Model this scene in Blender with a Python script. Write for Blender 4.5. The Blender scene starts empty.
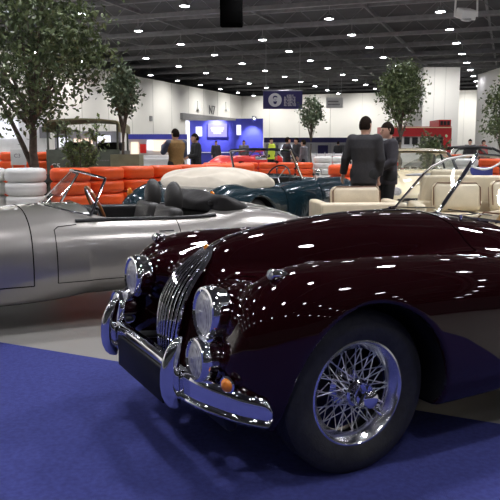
import bpy, bmesh, math, random
import numpy as np
from mathutils import Vector, Matrix
random.seed(7); rng = np.random.default_rng(7)
C = bpy.context.scene.collection
PI = math.pi
sc = bpy.context.scene
# ------------------------------------------------------------------ camera
FPX, CAMH, PITCH = 699.1, 1.354, math.radians(8.379)
cam_d = bpy.data.cameras.new('camera'); cam = bpy.data.objects.new('camera', cam_d); C.objects.link(cam)
cam.location = (0, 0, CAMH); cam.rotation_euler = (PI/2 - PITCH, 0, 0)
cam_d.sensor_width = 36; cam_d.lens = 36*FPX/500; cam_d.clip_end = 400; cam_d.clip_start = .05
sc.camera = cam
sc.view_settings.view_transform = 'Standard'; sc.view_settings.look = 'None'
sc.view_settings.gamma = 1; sc.view_settings.exposure = 0; sc.view_settings.use_curve_mapping = False

def at(u, v, Y=None, Z=None):
    """world point seen at photo position (u, v) at distance Y or height Z"""
    cx = (u-250)/FPX; cy = (250-v)/FPX
    d = Vector((cx, math.cos(PITCH)+cy*math.sin(PITCH), -math.sin(PITCH)+cy*math.cos(PITCH)))
    s = Y/d.y if Y is not None else (Z-CAMH)/d.z
    return Vector((0, 0, CAMH)) + d*s

# ------------------------------------------------------------------ materials
def pm(name, col, rough=.5, metal=0., coat=0., noise=None, bump=None, spec=.5, emit=None, sheen=0.):
    m = bpy.data.materials.new(name); m.use_nodes = True
    nt = m.node_tree; b = nt.nodes['Principled BSDF']
    b.inputs['Base Color'].default_value = (*col, 1); b.inputs['Roughness'].default_value = rough
    b.inputs['Metallic'].default_value = metal; b.inputs['Coat Weight'].default_value = coat
    b.inputs['Coat Roughness'].default_value = .018
    b.inputs['Specular IOR Level'].default_value = spec; b.inputs['Sheen Weight'].default_value = sheen
    if emit:
        b.inputs['Emission Color'].default_value = (*emit[0], 1); b.inputs['Emission Strength'].default_value = emit[1]
    if noise or bump:
        tc = nt.nodes.new('ShaderNodeTexCoord')
    if noise:
        n = nt.nodes.new('ShaderNodeTexNoise'); n.inputs['Scale'].default_value = noise[0]; n.inputs['Detail'].default_value = 5
        r = nt.nodes.new('ShaderNodeValToRGB')
        a = noise[1]
        r.color_ramp.elements[0].color = (*[c*(1-a) for c in col], 1); r.color_ramp.elements[1].color = (*[min(1, c*(1+a)) for c in col], 1)
        r.color_ramp.elements[0].position = .3; r.color_ramp.elements[1].position = .7
        nt.links.new(tc.outputs['Object'], n.inputs['Vector']); nt.links.new(n.outputs['Fac'], r.inputs['Fac'])
        nt.links.new(r.outputs['Color'], b.inputs['Base Color'])
    if bump:
        n = nt.nodes.new('ShaderNodeTexNoise'); n.inputs['Scale'].default_value = bump[0]; n.inputs['Detail'].default_value = 3
        bp = nt.nodes.new('ShaderNodeBump'); bp.inputs['Strength'].default_value = bump[1]; bp.inputs['Distance'].default_value = .01
        nt.links.new(tc.outputs['Object'], n.inputs['Vector']); nt.links.new(n.outputs['Fac'], bp.inputs['Height'])
        nt.links.new(bp.outputs['Normal'], b.inputs['Normal'])
    return m

def glass_mat(name, tint=(.97, 1, .99), refl=1.45):
    m = bpy.data.materials.new(name); m.use_nodes = True; nt = m.node_tree
    nt.nodes.remove(nt.nodes['Principled BSDF'])
    out = nt.nodes['Material Output']
    t = nt.nodes.new('ShaderNodeBsdfTransparent'); t.inputs['Color'].default_value = (*tint, 1)
    g = nt.nodes.new('ShaderNodeBsdfGlossy'); g.inputs['Roughness'].default_value = .02
    lw = nt.nodes.new('ShaderNodeLayerWeight'); pw = nt.nodes.new('ShaderNodeMath'); pw.operation = 'POWER'; pw.inputs[1].default_value = 5
    f = nt.nodes.new('ShaderNodeMath'); f.operation = 'MULTIPLY_ADD'; f.inputs[1].default_value = .9; f.inputs[2].default_value = .05
    nt.links.new(lw.outputs['Facing'], pw.inputs[0]); nt.links.new(pw.outputs[0], f.inputs[0])
    mx = nt.nodes.new('ShaderNodeMixShader')
    nt.links.new(f.outputs[0], mx.inputs[0]); nt.links.new(t.outputs[0], mx.inputs[1]); nt.links.new(g.outputs[0], mx.inputs[2])
    nt.links.new(mx.outputs[0], out.inputs[0])
    return m

def lens_mat():
    m = pm('fluted_lens', (.97, .97, .95), .22, .25, .8)
    nt = m.node_tree; b = nt.nodes['Principled BSDF']
    tc = nt.nodes.new('ShaderNodeTexCoord'); w = nt.nodes.new('ShaderNodeTexWave')
    w.bands_direction = 'Y'; w.inputs['Scale'].default_value = 28; w.inputs['Distortion'].default_value = .5
    v = nt.nodes.new('ShaderNodeTexVoronoi'); v.inputs['Scale'].default_value = 38
    ad = nt.nodes.new('ShaderNodeMath'); ad.operation = 'ADD'
    bp = nt.nodes.new('ShaderNodeBump'); bp.inputs['Strength'].default_value = .9; bp.inputs['Distance'].default_value = .014
    nt.links.new(tc.outputs['Object'], w.inputs['Vector']); nt.links.new(tc.outputs['Object'], v.inputs['Vector'])
    nt.links.new(w.outputs['Fac'], ad.inputs[0]); nt.links.new(v.outputs['Distance'], ad.inputs[1])
    cr = nt.nodes.new('ShaderNodeValToRGB'); cr.color_ramp.elements[0].position = .25; cr.color_ramp.elements[1].position = 1.05 if False else 1.
    cr.color_ramp.elements[0].color = (.30, .30, .31, 1); cr.color_ramp.elements[1].color = (1, 1, .98, 1)
    nt.links.new(ad.outputs[0], cr.inputs['Fac']); nt.links.new(cr.outputs['Color'], b.inputs['Base Color'])
    nt.links.new(ad.outputs[0], bp.inputs['Height']); nt.links.new(bp.outputs['Normal'], b.inputs['Normal'])
    return m

M = {
 'maroon': pm('maroon_paint', (.012, .0013, .0022), .45, 0, 1, spec=.0),
 'silver': pm('silver_paint', (.38, .358, .33), .30, .6, 1),
 'teal': pm('teal_paint', (.004, .021, .031), .2, .2, 1),
 'cream_paint': pm('cream_paint', (.74, .64, .43), .25, 0, 1),
 'red_paint': pm('red_paint', (.7, .02, .015), .3, 0, .6),
 'bus_red': pm('bus_red', (.4, .012, .015), .4, 0, .3),
 'chrome': pm('chrome', (.86, .86, .88), .045, 1),
 'rimchrome': pm('rim_chrome', (.86, .86, .88), .16, 1),
 'steel': pm('brushed_steel', (.5, .5, .52), .3, 1),
 'spoke': pm('spoke_chrome', (.88, .88, .9), .3, 1),
 'lens': lens_mat(),
 'amber': pm('amber_lens', (.75, .22, .02), .15, 0, 1, bump=(60, .5)),
 'redlens': pm('red_lens', (.6, .05, .02), .15, 0, 1),
 'rubber': pm('tyre_rubber', (.024, .024, .024), .6, noise=(30, .25), bump=(90, .15)),
 'black': pm('black_trim', (.008, .008, .009), .45, noise=(20, .2)),
 'gap': pm('gap_black', (.002, .002, .002), .9, spec=0.),
 'plate': pm('number_plate_black', (.005, .005, .006), .5, 0, 0, spec=.2),
 'cream': pm('cream_leather', (.62, .53, .38), .42, noise=(9, .06), bump=(60, .2)),
 'piping': pm('brown_piping', (.16, .07, .03), .5),
 'blackleather': pm('black_leather', (.018, .017, .017), .38, noise=(12, .2), bump=(50, .3)),
 'greyleather': pm('grey_leather', (.05, .047, .044), .42, noise=(12, .15), bump=(50, .3)),
 'hood': pm('black_hood_cloth', (.02, .018, .017), .75, noise=(14, .25), bump=(25, .5)),
 'tonneau': pm('cream_hood_cloth', (.56, .505, .41), .8, noise=(6, .06), bump=(12, .4)),
 'wood': pm('wood_rim', (.35, .13, .035), .3, 0, .6, noise=(25, .3)),
 'tan': pm('tan_rim', (.5, .3, .13), .35, 0, .4),
 'glass': glass_mat('windscreen_glass'),
 'whitetyre': pm('white_tyre_paint', (.76, .75, .71), .5, noise=(5, .05), bump=(30, .15)),
 'orangetyre': pm('orange_tyre_paint', (.82, .1, .015), .42, noise=(5, .08), bump=(30, .15)),
 'bark': pm('bark', (.11, .085, .065), .85, noise=(14, .4), bump=(30, .6)),
 'olive': pm('olive_paint', (.095, .105, .08), .6, noise=(6, .2)),
 'canvas': pm('olive_canvas', (.21, .19, .10), .85, noise=(8, .25), bump=(15, .4)),
 'olivebox': pm('olive_planter', (.24, .24, .15), .7, noise=(6, .15)),
 'skin': pm('skin', (.55, .32, .23), .5, noise=(15, .08)),
 'hair': pm('dark_hair', (.014, .009, .006), .9, noise=(60, .4), spec=.1),
 'suit': pm('charcoal_suit', (.022, .021, .024), .8, noise=(40, .2)),
 'suit2': pm('dark_blue_suit', (.028, .025, .032), .8, noise=(40, .2)),
 'trouser': pm('black_trousers', (.012, .012, .013), .85, noise=(40, .2)),
 'shirt': pm('pale_shirt', (.6, .6, .62), .8, noise=(40, .05)),
 'brownvest': pm('brown_waistcoat', (.24, .14, .045), .8, noise=(30, .2)),
 'denim': pm('blue_sleeves', (.06, .075, .12), .8, noise=(30, .2)),
 'hivis': pm('yellow_vest', (.62, .75, .05), .7, noise=(30, .1)),
 'greycloth': pm('grey_cloth', (.12, .12, .13), .8, noise=(30, .2)),
 'redcloth': pm('red_cloth', (.45, .04, .04), .8, noise=(30, .2)),
 'shoe': pm('black_shoe', (.01, .01, .01), .4),
 'boothblue': pm('booth_blue', (.045, .05, .36), .5, noise=(3, .08)),
 'bannernavy': pm('banner_navy', (.035, .03, .13), .6, noise=(4, .05)),
 'white': pm('white_laminate', (.78, .78, .77), .45, noise=(5, .03)),
 'offwhite': pm('off_white_board', (.62, .62, .6), .6, noise=(5, .05)),
 'greypanel': pm('grey_panel', (.2, .2, .21), .6, noise=(5, .1)),
 'bluebarrier': pm('blue_barrier', (.06, .07, .3), .55, noise=(5, .1)),
 'rope': pm('white_rope', (.75, .74, .72), .7, noise=(60, .1)),
 'truss': pm('truss_steel', (.24, .24, .25), .55, .3, noise=(3, .15)),
 'lampbody': pm('lamp_housing', (.35, .35, .36), .4, .5, noise=(9, .1)),
 'lamp': pm('lamp_diffuser', (.9, .9, .9), .5, emit=((.93, .92, 1.), 17)),
 'screen': pm('lit_screen', (.02, .02, .05), .3, emit=((.22, .2, .62), .7)),
 'screenwhite': pm('lit_white_panel', (.5, .5, .5), .3, emit=((.85, .87, 1.), .5)),
 'screenwarm': pm('lit_warm_panel', (.5, .4, .3), .3, emit=((1., .72, .55), .45)),
 'leaf': None,
}
def leaf_mat(name, c1, c2):
    m = pm(name, c1, .45); nt = m.node_tree; b = nt.nodes['Principled BSDF']
    g = nt.nodes.new('ShaderNodeNewGeometry'); r = nt.nodes.new('ShaderNodeValToRGB')
    r.color_ramp.elements[0].color = (*c1, 1); r.color_ramp.elements[1].color = (*c2, 1)
    nt.links.new(g.outputs['Random Per Island'], r.inputs['Fac']); nt.links.new(r.outputs['Color'], b.inputs['Base Color'])
    return m
M['leaf'] = leaf_mat('ficus_leaf', (.035, .06, .02), (.15, .19, .075))
M['leafbright'] = leaf_mat('bright_leaf', (.06, .10, .03), (.22, .28, .10))
M['leafgrey'] = leaf_mat('grey_green_leaf', (.05, .08, .045), (.18, .23, .13))

# ------------------------------------------------------------------ mesh helpers
class MB:
    def __init__(s): s.v = []; s.f = []
    def add(s, vs, fs):
        o = len(s.v); s.v += [tuple(p) for p in vs]; s.f += [tuple(i+o for i in f) for f in fs]; return s
    def box(s, c, d, rz=0, bev=0, rx=0, ry=0):
        bm = bmesh.new(); bmesh.ops.create_cube(bm, size=1)
        bmesh.ops.scale(bm, vec=d, verts=bm.verts)
        if bev: bmesh.ops.bevel(bm, geom=bm.edges[:]+bm.verts[:], offset=bev, segments=3, affect='EDGES', profile=.5)
        R = Matrix.Translation(c) @ Matrix.Rotation(rz, 4, 'Z') @ Matrix.Rotation(ry, 4, 'Y') @ Matrix.Rotation(rx, 4, 'X')
        bm.verts.ensure_lookup_table()
        for i, v in enumerate(bm.verts): v.index = i
        s.add([R @ v.co for v in bm.verts], [[v.index for v in f.verts] for f in bm.faces]); bm.free(); return s
    def tube(s, path, r, n=8, caps=True, closed=False, flat=1.):
        P = [Vector(p) for p in path]; N = len(P)
        rs = r if hasattr(r, '__len__') else [r]*N
        vs = []; fs = []; up = None
        for i in range(N):
            a = P[(i-1) % N] if (closed or i > 0) else P[i]; b = P[(i+1) % N] if (closed or i < N-1) else P[i]
            t = (b-a).normalized()
            if up is None:
                up = Vector((0, 0, 1)) if abs(t.z) < .9 else Vector((1, 0, 0))
            sd = t.cross(up).normalized(); up = sd.cross(t).normalized()
            for k in range(n):
                an = 2*PI*k/n; vs.append(P[i] + sd*(math.cos(an)*rs[i]) + up*(math.sin(an)*rs[i]*flat))
        for i in range(N if closed else N-1):
            for k in range(n):
                j = (i+1) % N
                fs.append((i*n+k, i*n+(k+1) % n, j*n+(k+1) % n, j*n+k))
        if caps and not closed:
            fs.append(tuple(range(n-1, -1, -1))); fs.append(tuple((N-1)*n+k for k in range(n)))
        return s.add(vs, fs)
    def lathe(s, prof, n=32, mat=None, closed=False):
        """profile of (radius, height) spun about +Z, moved by mat"""
        vs = []; fs = []; m = len(prof)
        for (r, h) in prof:
            for k in range(n):
                a = 2*PI*k/n; p = Vector((max(r, 1e-4)*math.cos(a), max(r, 1e-4)*math.sin(a), h)); vs.append(mat @ p if mat else p)
        for i in range(m if closed else m-1):
            j = (i+1) % m
            for k in range(n): fs.append((i*n+k, i*n+(k+1) % n, j*n+(k+1) % n, j*n+k))
        return s.add(vs, fs)
    def loft(s, rings, closed=True, caps=False):
        n = len(rings[0]); vs = [p for r in rings for p in r]; fs = []
        for i in range(len(rings)-1):
            for k in range(n if closed else n-1):
                fs.append((i*n+k, i*n+(k+1) % n, (i+1)*n+(k+1) % n, (i+1)*n+k))
        if caps:
            fs.append(tuple(range(n-1, -1, -1))); fs.append(tuple((len(rings)-1)*n+k for k in range(n)))
        return s.add(vs, fs)
    def ball(s, c, r, n=16, m=10):
        rr = r if hasattr(r, '__len__') else (r, r, r)
        prof = [(math.sin(PI*i/m), -math.cos(PI*i/m)) for i in range(m+1)]
        return s.lathe(prof, n, Matrix.Translation(c) @ Matrix.Diagonal((*rr, 1)))
    def prism(s, poly, axis, a, b):
        """2-D polygon extruded along axis from a to b"""
        def P(p, t):
            q = list(p); q.insert(axis, t); return q
        n = len(poly)
        vs = [P(p, a) for p in poly]+[P(p, b) for p in poly]
        fs = [tuple(range(n-1, -1, -1)), tuple(range(n, 2*n))]+[(i, (i+1) % n, n+(i+1) % n, n+i) for i in range(n)]
        return s.add(vs, fs)
    def mesh(s, name, mat, smooth=True, ang=40):
        me = bpy.data.meshes.new(name); me.from_pydata([tuple(v) for v in s.v], [], s.f); me.validate()
        bm = bmesh.new(); bm.from_mesh(me); bmesh.ops.recalc_face_normals(bm, faces=bm.faces); 
        if smooth:
            for f in bm.faces: f.smooth = True
            c = math.radians(ang)
            for e in bm.edges:
                if len(e.link_faces) == 2 and e.calc_face_angle(0) > c: e.smooth = False
        bm.to_mesh(me); bm.free()
        if mat: me.materials.append(mat)
        return me
    def build(s, name, mat, parent=None, smooth=True, ang=40):
        o = bpy.data.objects.new(name, s.mesh(name, mat, smooth, ang)); C.objects.link(o)
        if parent: o.parent = parent
        return o

def tag(o, label=None, cat=None, group=None, kind=None):
    if label: o['label'] = label
    if cat: o['category'] = cat
    if group: o['group'] = group
    if kind: o['kind'] = kind
    return o
def thing(name, label, cat, loc=(0, 0, 0), rz=0, group=None):
    o = bpy.data.objects.new(name, None); C.objects.link(o); o.location = loc; o.rotation_euler = (0, 0, rz); o.empty_display_size = .1
    return tag(o, label, cat, group)
def copy_tree(o, parent=None):
    c = o.copy(); C.objects.link(c)
    if parent: c.parent = parent
    for ch in KIDS.get(o.name, []) or [x for x in o.children]: copy_tree(ch, c)
    return c
KIDS = {}
def struct(mb, name, mat, smooth=False):
    o = mb.build(name, mat, None, smooth); o['kind'] = 'structure'; return o

# ------------------------------------------------------------------ implicit surfaces
def curve(pts):
    """smooth curve through (x, value) points"""
    p = sorted(pts); X = np.array([a for a, b in p], float); Y = np.array([b for a, b in p], float)
    h = np.diff(X); d = np.diff(Y)/h; m = np.zeros(len(X)); m[0] = d[0]; m[-1] = d[-1]
    for i in range(1, len(X)-1):
        if d[i-1]*d[i] > 0:
            w1 = 2*h[i]+h[i-1]; w2 = h[i]+2*h[i-1]; m[i] = (w1+w2)/(w1/d[i-1]+w2/d[i])
    xs = np.linspace(X[0], X[-1], 3000); i = np.clip(np.searchsorted(X, xs)-1, 0, len(h)-1); t = (xs-X[i])/h[i]
    ys = (2*t**3-3*t**2+1)*Y[i]+(t**3-2*t**2+t)*h[i]*m[i]+(-2*t**3+3*t**2)*Y[i+1]+(t**3-t**2)*h[i]*m[i+1]
    k = np.exp(-.5*(np.arange(-60, 61)/25.)**2); k /= k.sum()          # soften the joints a little
    ys = np.convolve(np.pad(ys, 60, mode='reflect', reflect_type='odd'), k, 'valid')
    return lambda x: np.interp(x, xs, ys)
def smin(a, b, k):
    h = np.clip(.5+.5*(b-a)/k, 0, 1); return b*(1-h)+a*h-k*h*(1-h)
def smax(a, b, k): return -smin(-a, -b, k)
def sell(dy, dz, ry, rz, n=2.3):
    return ((np.abs(dy/ry)**n+np.abs(dz/rz)**n+1e-9)**(1/n)-1)*np.minimum(ry, rz)
def cone(x, y, z, a, b, ra, rb):
    """round cone between two points"""
    a = np.array(a, float); d = np.array(b, float)-a
    t = np.clip(((x-a[0])*d[0]+(y-a[1])*d[1]+(z-a[2])*d[2])/(d@d+1e-9), 0, 1)
    return np.sqrt((x-a[0]-t*d[0])**2+(y-a[1]-t*d[1])**2+(z-a[2]-t*d[2])**2)-(ra+t*(rb-ra))
def rbox(x, y, z, c, hd, r):
    qx = np.abs(x-c[0])-hd[0]+r; qy = np.abs(y-c[1])-hd[1]+r; qz = np.abs(z-c[2])-hd[2]+r
    return np.sqrt(np.maximum(qx, 0)**2+np.maximum(qy, 0)**2+np.maximum(qz, 0)**2)+np.minimum(np.maximum(qx, np.maximum(qy, qz)), 0)-r
def nets(F, lo, hi, h):
    """surface nets: vertices, quads, normals of F = 0"""
    n = [int(math.ceil((hi[i]-lo[i])/h))+1 for i in range(3)]
    g = [lo[i]+h*np.arange(n[i]) for i in range(3)]
    V = F(g[0][:, None, None]+np.zeros((1, n[1], n[2])), g[1][None, :, None]+np.zeros((n[0], 1, n[2])), g[2][None, None, :]+np.zeros((n[0], n[1], 1)))
    S = V < 0
    c = np.zeros(tuple(k-1 for k in n), np.int8); sl = lambda a, d: slice(d, a-1+d)
    for dx in (0, 1):
        for dy in (0, 1):
            for dz in (0, 1): c += S[sl(n[0], dx), sl(n[1], dy), sl(n[2], dz)]
    act = (c > 0) & (c < 8); idx = -np.ones(act.shape, np.int64); cells = np.argwhere(act); idx[act] = np.arange(len(cells))
    acc = np.zeros((len(cells), 3)); cnt = np.zeros(len(cells))
    cor = [(a, b, d) for a in (0, 1) for b in (0, 1) for d in (0, 1)]
    for a in cor:
        for ax in range(3):
            if a[ax]: continue
            b = list(a); b[ax] = 1
            va = V[cells[:, 0]+a[0], cells[:, 1]+a[1], cells[:, 2]+a[2]]; vb = V[cells[:, 0]+b[0], cells[:, 1]+b[1], cells[:, 2]+b[2]]
            x = (va < 0) != (vb < 0); t = np.where(x, va/np.where(x, va-vb, 1), 0)
            p = np.array(a, float)[None]+t[:, None]*(np.array(b)-np.array(a))[None]
            acc += p*x[:, None]; cnt += x
    P = np.array(lo)[None]+h*(cells+acc/cnt[:, None])
    quads = []
    for ax in range(3):
        o1, o2 = [(1, 2), (2, 0), (0, 1)][ax]
        A = [slice(None)]*3; B = [slice(None)]*3; A[ax] = slice(0, -1); B[ax] = slice(1, None)
        sa = S[tuple(A)]; sb = S[tuple(B)]
        for flip, E in ((0, sa & ~sb), (1, ~sa & sb)):
            e = np.argwhere(E); ok = (e[:, o1] > 0) & (e[:, o2] > 0) & (e[:, o1] < n[o1]-1) & (e[:, o2] < n[o2]-1); e = e[ok]
            u1 = np.zeros(3, int); u1[o1] = 1; u2 = np.zeros(3, int); u2[o2] = 1
            q = [idx[tuple((e-k).T)] for k in (0*u1, u1, u1+u2, u2)]
            q = np.stack(q, 1); quads.append(q[:, ::-1] if flip else q)
    Q = np.concatenate(quads)
    def grad(P, e):
        G = np.zeros_like(P)
        for i in range(3):
            d = np.zeros(3); d[i] = e; a = P+d; b = P-d
            G[:, i] = (F(a[:, 0], a[:, 1], a[:, 2])-F(b[:, 0], b[:, 1], b[:, 2]))/(2*e)
        return G
    for it in range(3):
        G = grad(P, h*.25); f = F(P[:, 0], P[:, 1], P[:, 2]); st = -G*(f/np.maximum((G**2).sum(1), .04))[:, None]
        L = np.linalg.norm(st, axis=1, keepdims=True); P = P+st*np.minimum(1, .5*h/np.maximum(L, 1e-9))
    G = grad(P, h*.4); N = G/np.maximum(np.linalg.norm(G, axis=1, keepdims=True), 1e-9)
    return P, Q, N
def np_mesh(name, P, Q, N, mat):
    used = np.unique(Q); mp = -np.ones(len(P), np.int64); mp[used] = np.arange(len(used))
    me = bpy.data.meshes.new(name); me.from_pydata(P[used].tolist(), [], mp[Q].tolist())
    for p in me.polygons: p.use_smooth = True
    if N is not None: me.normals_split_custom_set_from_vertices(N[used].tolist())
    me.materials.append(mat); return me
def np_obj(name, P, Q, N, mat, parent=None):
    o = bpy.data.objects.new(name, np_mesh(name, P, Q, N, mat)); C.objects.link(o); o.parent = parent; return o
def split_build(P, Q, N, classify, specs, parent):
    """one mesh per class; classify gives a class key per face centre; specs: key -> (name, material)"""
    c = P[Q].mean(1); nn = N[Q].mean(1); k = classify(c[:, 0], c[:, 1], c[:, 2], nn); out = {}
    for key, (nm, mt) in specs.items():
        q = Q[k == key]
        if len(q): out[key] = np_obj(nm, P, q, N, mt, parent)
    return out
def settle(F, p, d, n=12):
    """slide points p along direction d onto F = 0"""
    p = np.array(p, float); d = np.array(d, float); d /= np.linalg.norm(d)
    for i in range(n):
        f = F(p[:, 0], p[:, 1], p[:, 2]); e = 1e-3; q = p+d*e
        g = (F(q[:, 0], q[:, 1], q[:, 2])-f)/e
        p = p-np.clip(f/np.where(np.abs(g) < .15, .15*np.sign(g+1e-9), g), -.06, .06)[:, None]*d
    return p
# ================================================================== wire wheel (hub on +Y side, centre at origin)
def wire_wheel(parent, centre, mirror=False, name='front_wheel', R=.347, W=.082, rim=.222, detail=True, nsp=54):
    w = thing(name, None, None, centre, PI if mirror else 0); w.parent = parent
    T = Matrix.Rotation(-PI/2, 4, 'X')        # +Z -> +Y
    prof = [(rim-.012, -W*.72), (rim+.01, -W*.86), (rim+.05, -W*1.02), (R-.055, -W*1.0), (R-.022, -W*.86), (R-.006, -W*.7), *[(R-(.006 if i%4 in(1,2) else 0), W*(-.62+1.24*i/31)) for i in range(32)],
            (R-.006, W*.7), (R-.022, W*.86), (R-.055, W*1.0), (rim+.05, W*1.02), (rim+.01, W*.86), (rim-.012, W*.72)]
    MB().lathe(prof, 72, T).build('tyre', M['rubber'], w, ang=60)
    rp = [(rim-.03, -.062), (rim, -.066), (rim+.004, -.06), (rim-.012, -.052), (rim-.03, -.03), (rim-.034, .0), (rim-.03, .03), (rim-.012, .05), (rim+.004, .058), (rim+.003, .066), (rim-.006, .068), (rim-.016, .060), (rim-.022, .045), (rim-.04, .03), (rim-.044, 0), (rim-.04, -.03)]
    MB().lathe(rp, 72, T, closed=True).build('rim', M['rimchrome'], w, ang=50)
    hp = [(.0, -.06), (.075, -.06), (.08, -.045), (.078, -.03), (.055, -.02), (.052, .03), (.058, .045), (.058, .062), (.048, .07), (.044, .10), (.0, .10)]
    MB().lathe(hp, 36, T).build('hub', M['chrome'], w)
    sp = MB().lathe([(0, .09), (.05, .09), (.052, .105), (.046, .118), (.040, .128), (.036, .15), (.026, .158), (0, .16)], 32, T)
    for s in (-1, 1):       # two knock-off ears
        a = .95 if s > 0 else .95+PI
        ex = Vector((math.cos(a), 0, math.sin(a)))
        sp.tube([ex*.03+Vector((0, .125, 0)), ex*.055+Vector((0, .135, 0)), ex*.082+Vector((0, .145, 0)), ex*.092+Vector((0, .148, 0))], [.018, .016, .013, .006], 10, flat=.6)
    sp.build('knock_off_spinner', M['chrome'], w)
    if detail:
        def spoke(h, r, rr): 
            return MB().tube([h, Vector(h).lerp(Vector(r), .5), r], rr, 6)
        k = nsp//3; kinds = []
        for (hr, hy, rr, ry, da) in ((.05, .058, rim-.034, -.012, .62), (.05, .050, rim-.034, .004, -.62), (.075, -.038, rim-.034, .026, .36)):
            kinds.append(spoke((hr, hy, 0), (rr*math.cos(da), ry, rr*math.sin(da)), .0026).mesh('spoke', M['spoke']))
        kinds.append(spoke((.075, -.045, 0), (rim-.034)and((rim-.034)*math.cos(-.36), .018, (rim-.034)*math.sin(-.36)), .0026).mesh('spoke', M['spoke']))
        for i in range(nsp):
            o = bpy.data.objects.new('spoke', kinds[i % 4]); C.objects.link(o); o.parent = w
            o.rotation_euler = (0, 2*PI*i/nsp, 0)
    return w

# ================================================================== the maroon roadster
CAR_YAW = math.radians(180+27.946)
mc = thing('classic_roadster', 'dark maroon classic roadster with chrome grille and wire wheels, parked nearest on the blue carpet', 'car', (.123, 3.367, 0), CAR_YAW)
w_top = curve([(0.575, .56), (0.555, .64), (0.526, .715), (0.485, .775), (0.428, .825), (0.363, .86), (0.281, .885), (0.150, .898), (-0.100, .90), (-0.400, .89), (-0.700, .868), (-1.100, .81), (-1.550, .75), (-1.900, .765), (-2.250, .85), (-2.600, .88), (-2.900, .82), (-3.200, .69), (-3.450, .5)])
w_bot = curve([(0.575, .50), (0.550, .43), (0.510, .36), (0.404, .27), (0.200, .22), (-0.400, .20), (-1.600, .20), (-2.600, .22), (-3.000, .30), (-3.300, .38), (-3.450, .44)])
w_out = curve([(0.575, .63), (0.559, .68), (0.526, .725), (0.461, .765), (0.363, .795), (0.200, .815), (-0.100, .82), (-0.500, .808), (-1.100, .785), (-1.700, .775), (-2.200, .805), (-2.600, .82), (-3.000, .77), (-3.300, .65), (-3.450, .56)])
w_in = curve([(0.575, .56), (0.542, .50), (0.485, .45), (0.404, .42), (0.281, .40), (-0.400, .37), (-1.000, .33), (-3.450, .3)])
c_top = curve([(.565, .38), (.557, .50), (.545, .60), (.525, .675), (.485, .745), (.435, .802), (.395, .848), (.36, .885), (.27, .93), (.12, .964), (-.14, 1.0), (-.44, 1.024), (-.8, 1.02), (-1.05, .985), (-1.5, .95), (-2.1, .92), (-2.6, .87), (-3.0, .78), (-3.3, .65), (-3.5, .52), (-3.56, .42)])
c_w = curve([(.57, .13), (.5, .17), (.3, .26), (0, .36), (-.4, .44), (-.8, .56), (-1.1, .70), (-1.6, .74), (-2.2, .66), (-2.8, .55), (-3.3, .42), (-3.56, .3)])
ARX, ARZ = .385, .415
def xk_arch(x, y, z, xc):
    return ((((x-xc)/ARX)**2+((z-.33)/ARZ)**2)**.5-1)*ARX
def xk_solid(x, y, z):
    ay = np.abs(y)
    t, b, o, i = w_top(x), w_bot(x), w_out(x), w_in(x)
    F = sell(ay-(o+i)/2, z-(t+b)/2, (o-i)/2, (t-b)/2, 2.45)
    F = smax(F, np.maximum(x-.580, -3.46-x), .03)
    ct, cw = c_top(x), c_w(x)
    G = sell(ay, z-.30, cw, ct-.30, np.interp(x, [-1.1, -.4], [3.4, 2.5])); G = smax(G, np.maximum(x-.575, -3.57-x), .03)
    F = smin(F, G, .075)
    tub = sell(ay, z-.42, .70, np.minimum(c_top(x), .80)-.42+0*z, 5)     # low tub between the wings
    tub = smax(tub, np.maximum(x-.42, -3.2-x), .12); F = smin(F, tub, .05)
    F = smin(F, cone(x, ay, z, (.42, .445, .706), (.02, .46, .765), .102, .09), .05)     # headlamp pods
    return F
def xk_cut(x, y, z):
    """cockpit opening"""
    return rbox(x, y, z, (-1.63, 0, 1.0), (.51, .60, .56), .16)
def xk(x, y, z):
    F = xk_solid(x, y, z); ay = np.abs(y)
    for xc in (0., -2.59):
        a = np.maximum(xk_arch(x, y, z, xc), .42-ay); F = smax(F, -a, .022)
    F = smax(F, .235-z, .03)
    F = smax(F, -xk_cut(x, y, z), .03)
    return F
P, Q, N = nets(xk, (-3.62, -.88, .18), (.74, .88, 1.08), .0135)
def xk_edge(x): return np.interp(x, [-.82, -.5, 0, .3, .40], [.50, .455, .40, .315, .20])     # bonnet side edge
def xk_cls(x, y, z, n):
    k = np.full(x.shape, 'body', object); ay = np.abs(y)
    wing = (x > -.86) & (ay > .40); k[wing] = 'wing_l'; k[wing & (y < 0)] = 'wing_r'
    door = (x < -.92) & (x > -1.78) & (ay > .5) & (z > .34); k[door] = 'door_l'; k[door & (y < 0)] = 'door_r'
    k[(x < .40) & (x > -.82) & (ay < xk_edge(x)) & (z > .6)] = 'bonnet'
    k[(x < -2.55) & (ay < .40) & (z > .5) & (n[:, 2] > 0)] = 'boot'
    for xc in (0., -2.59): 
        m = (xk_arch(x, y, z, xc) < .004) & (ay < .785) & (z > .2); nm = 'lin%d' % (xc < -1); k[m] = nm+'l'; k[m & (y < 0)] = nm+'r'
    k[(xk_cut(x, y, z) < .012) & (ay < .63)] = 'cockpit'
    k[(z < .25) & (n[:, 2] < -.6)] = 'floorpan'
    return k
parts = split_build(P, Q, N, xk_cls, {'body': ('body_shell', M['maroon']), 'wing_l': ('front_wing', M['maroon']), 'wing_r': ('front_wing', M['maroon']),
    'door_l': ('door', M['maroon']), 'door_r': ('door', M['maroon']), 'bonnet': ('bonnet', M['maroon']), 'boot': ('boot_lid', M['maroon']),
    **{'lin%d%s' % (i, j): ('wheel_arch_liner', M['black']) for i in (0, 1) for j in 'lr'}, 'cockpit': ('cockpit_lining', M['cream']), 'floorpan': ('floor_pan', M['black'])}, mc)
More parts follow.
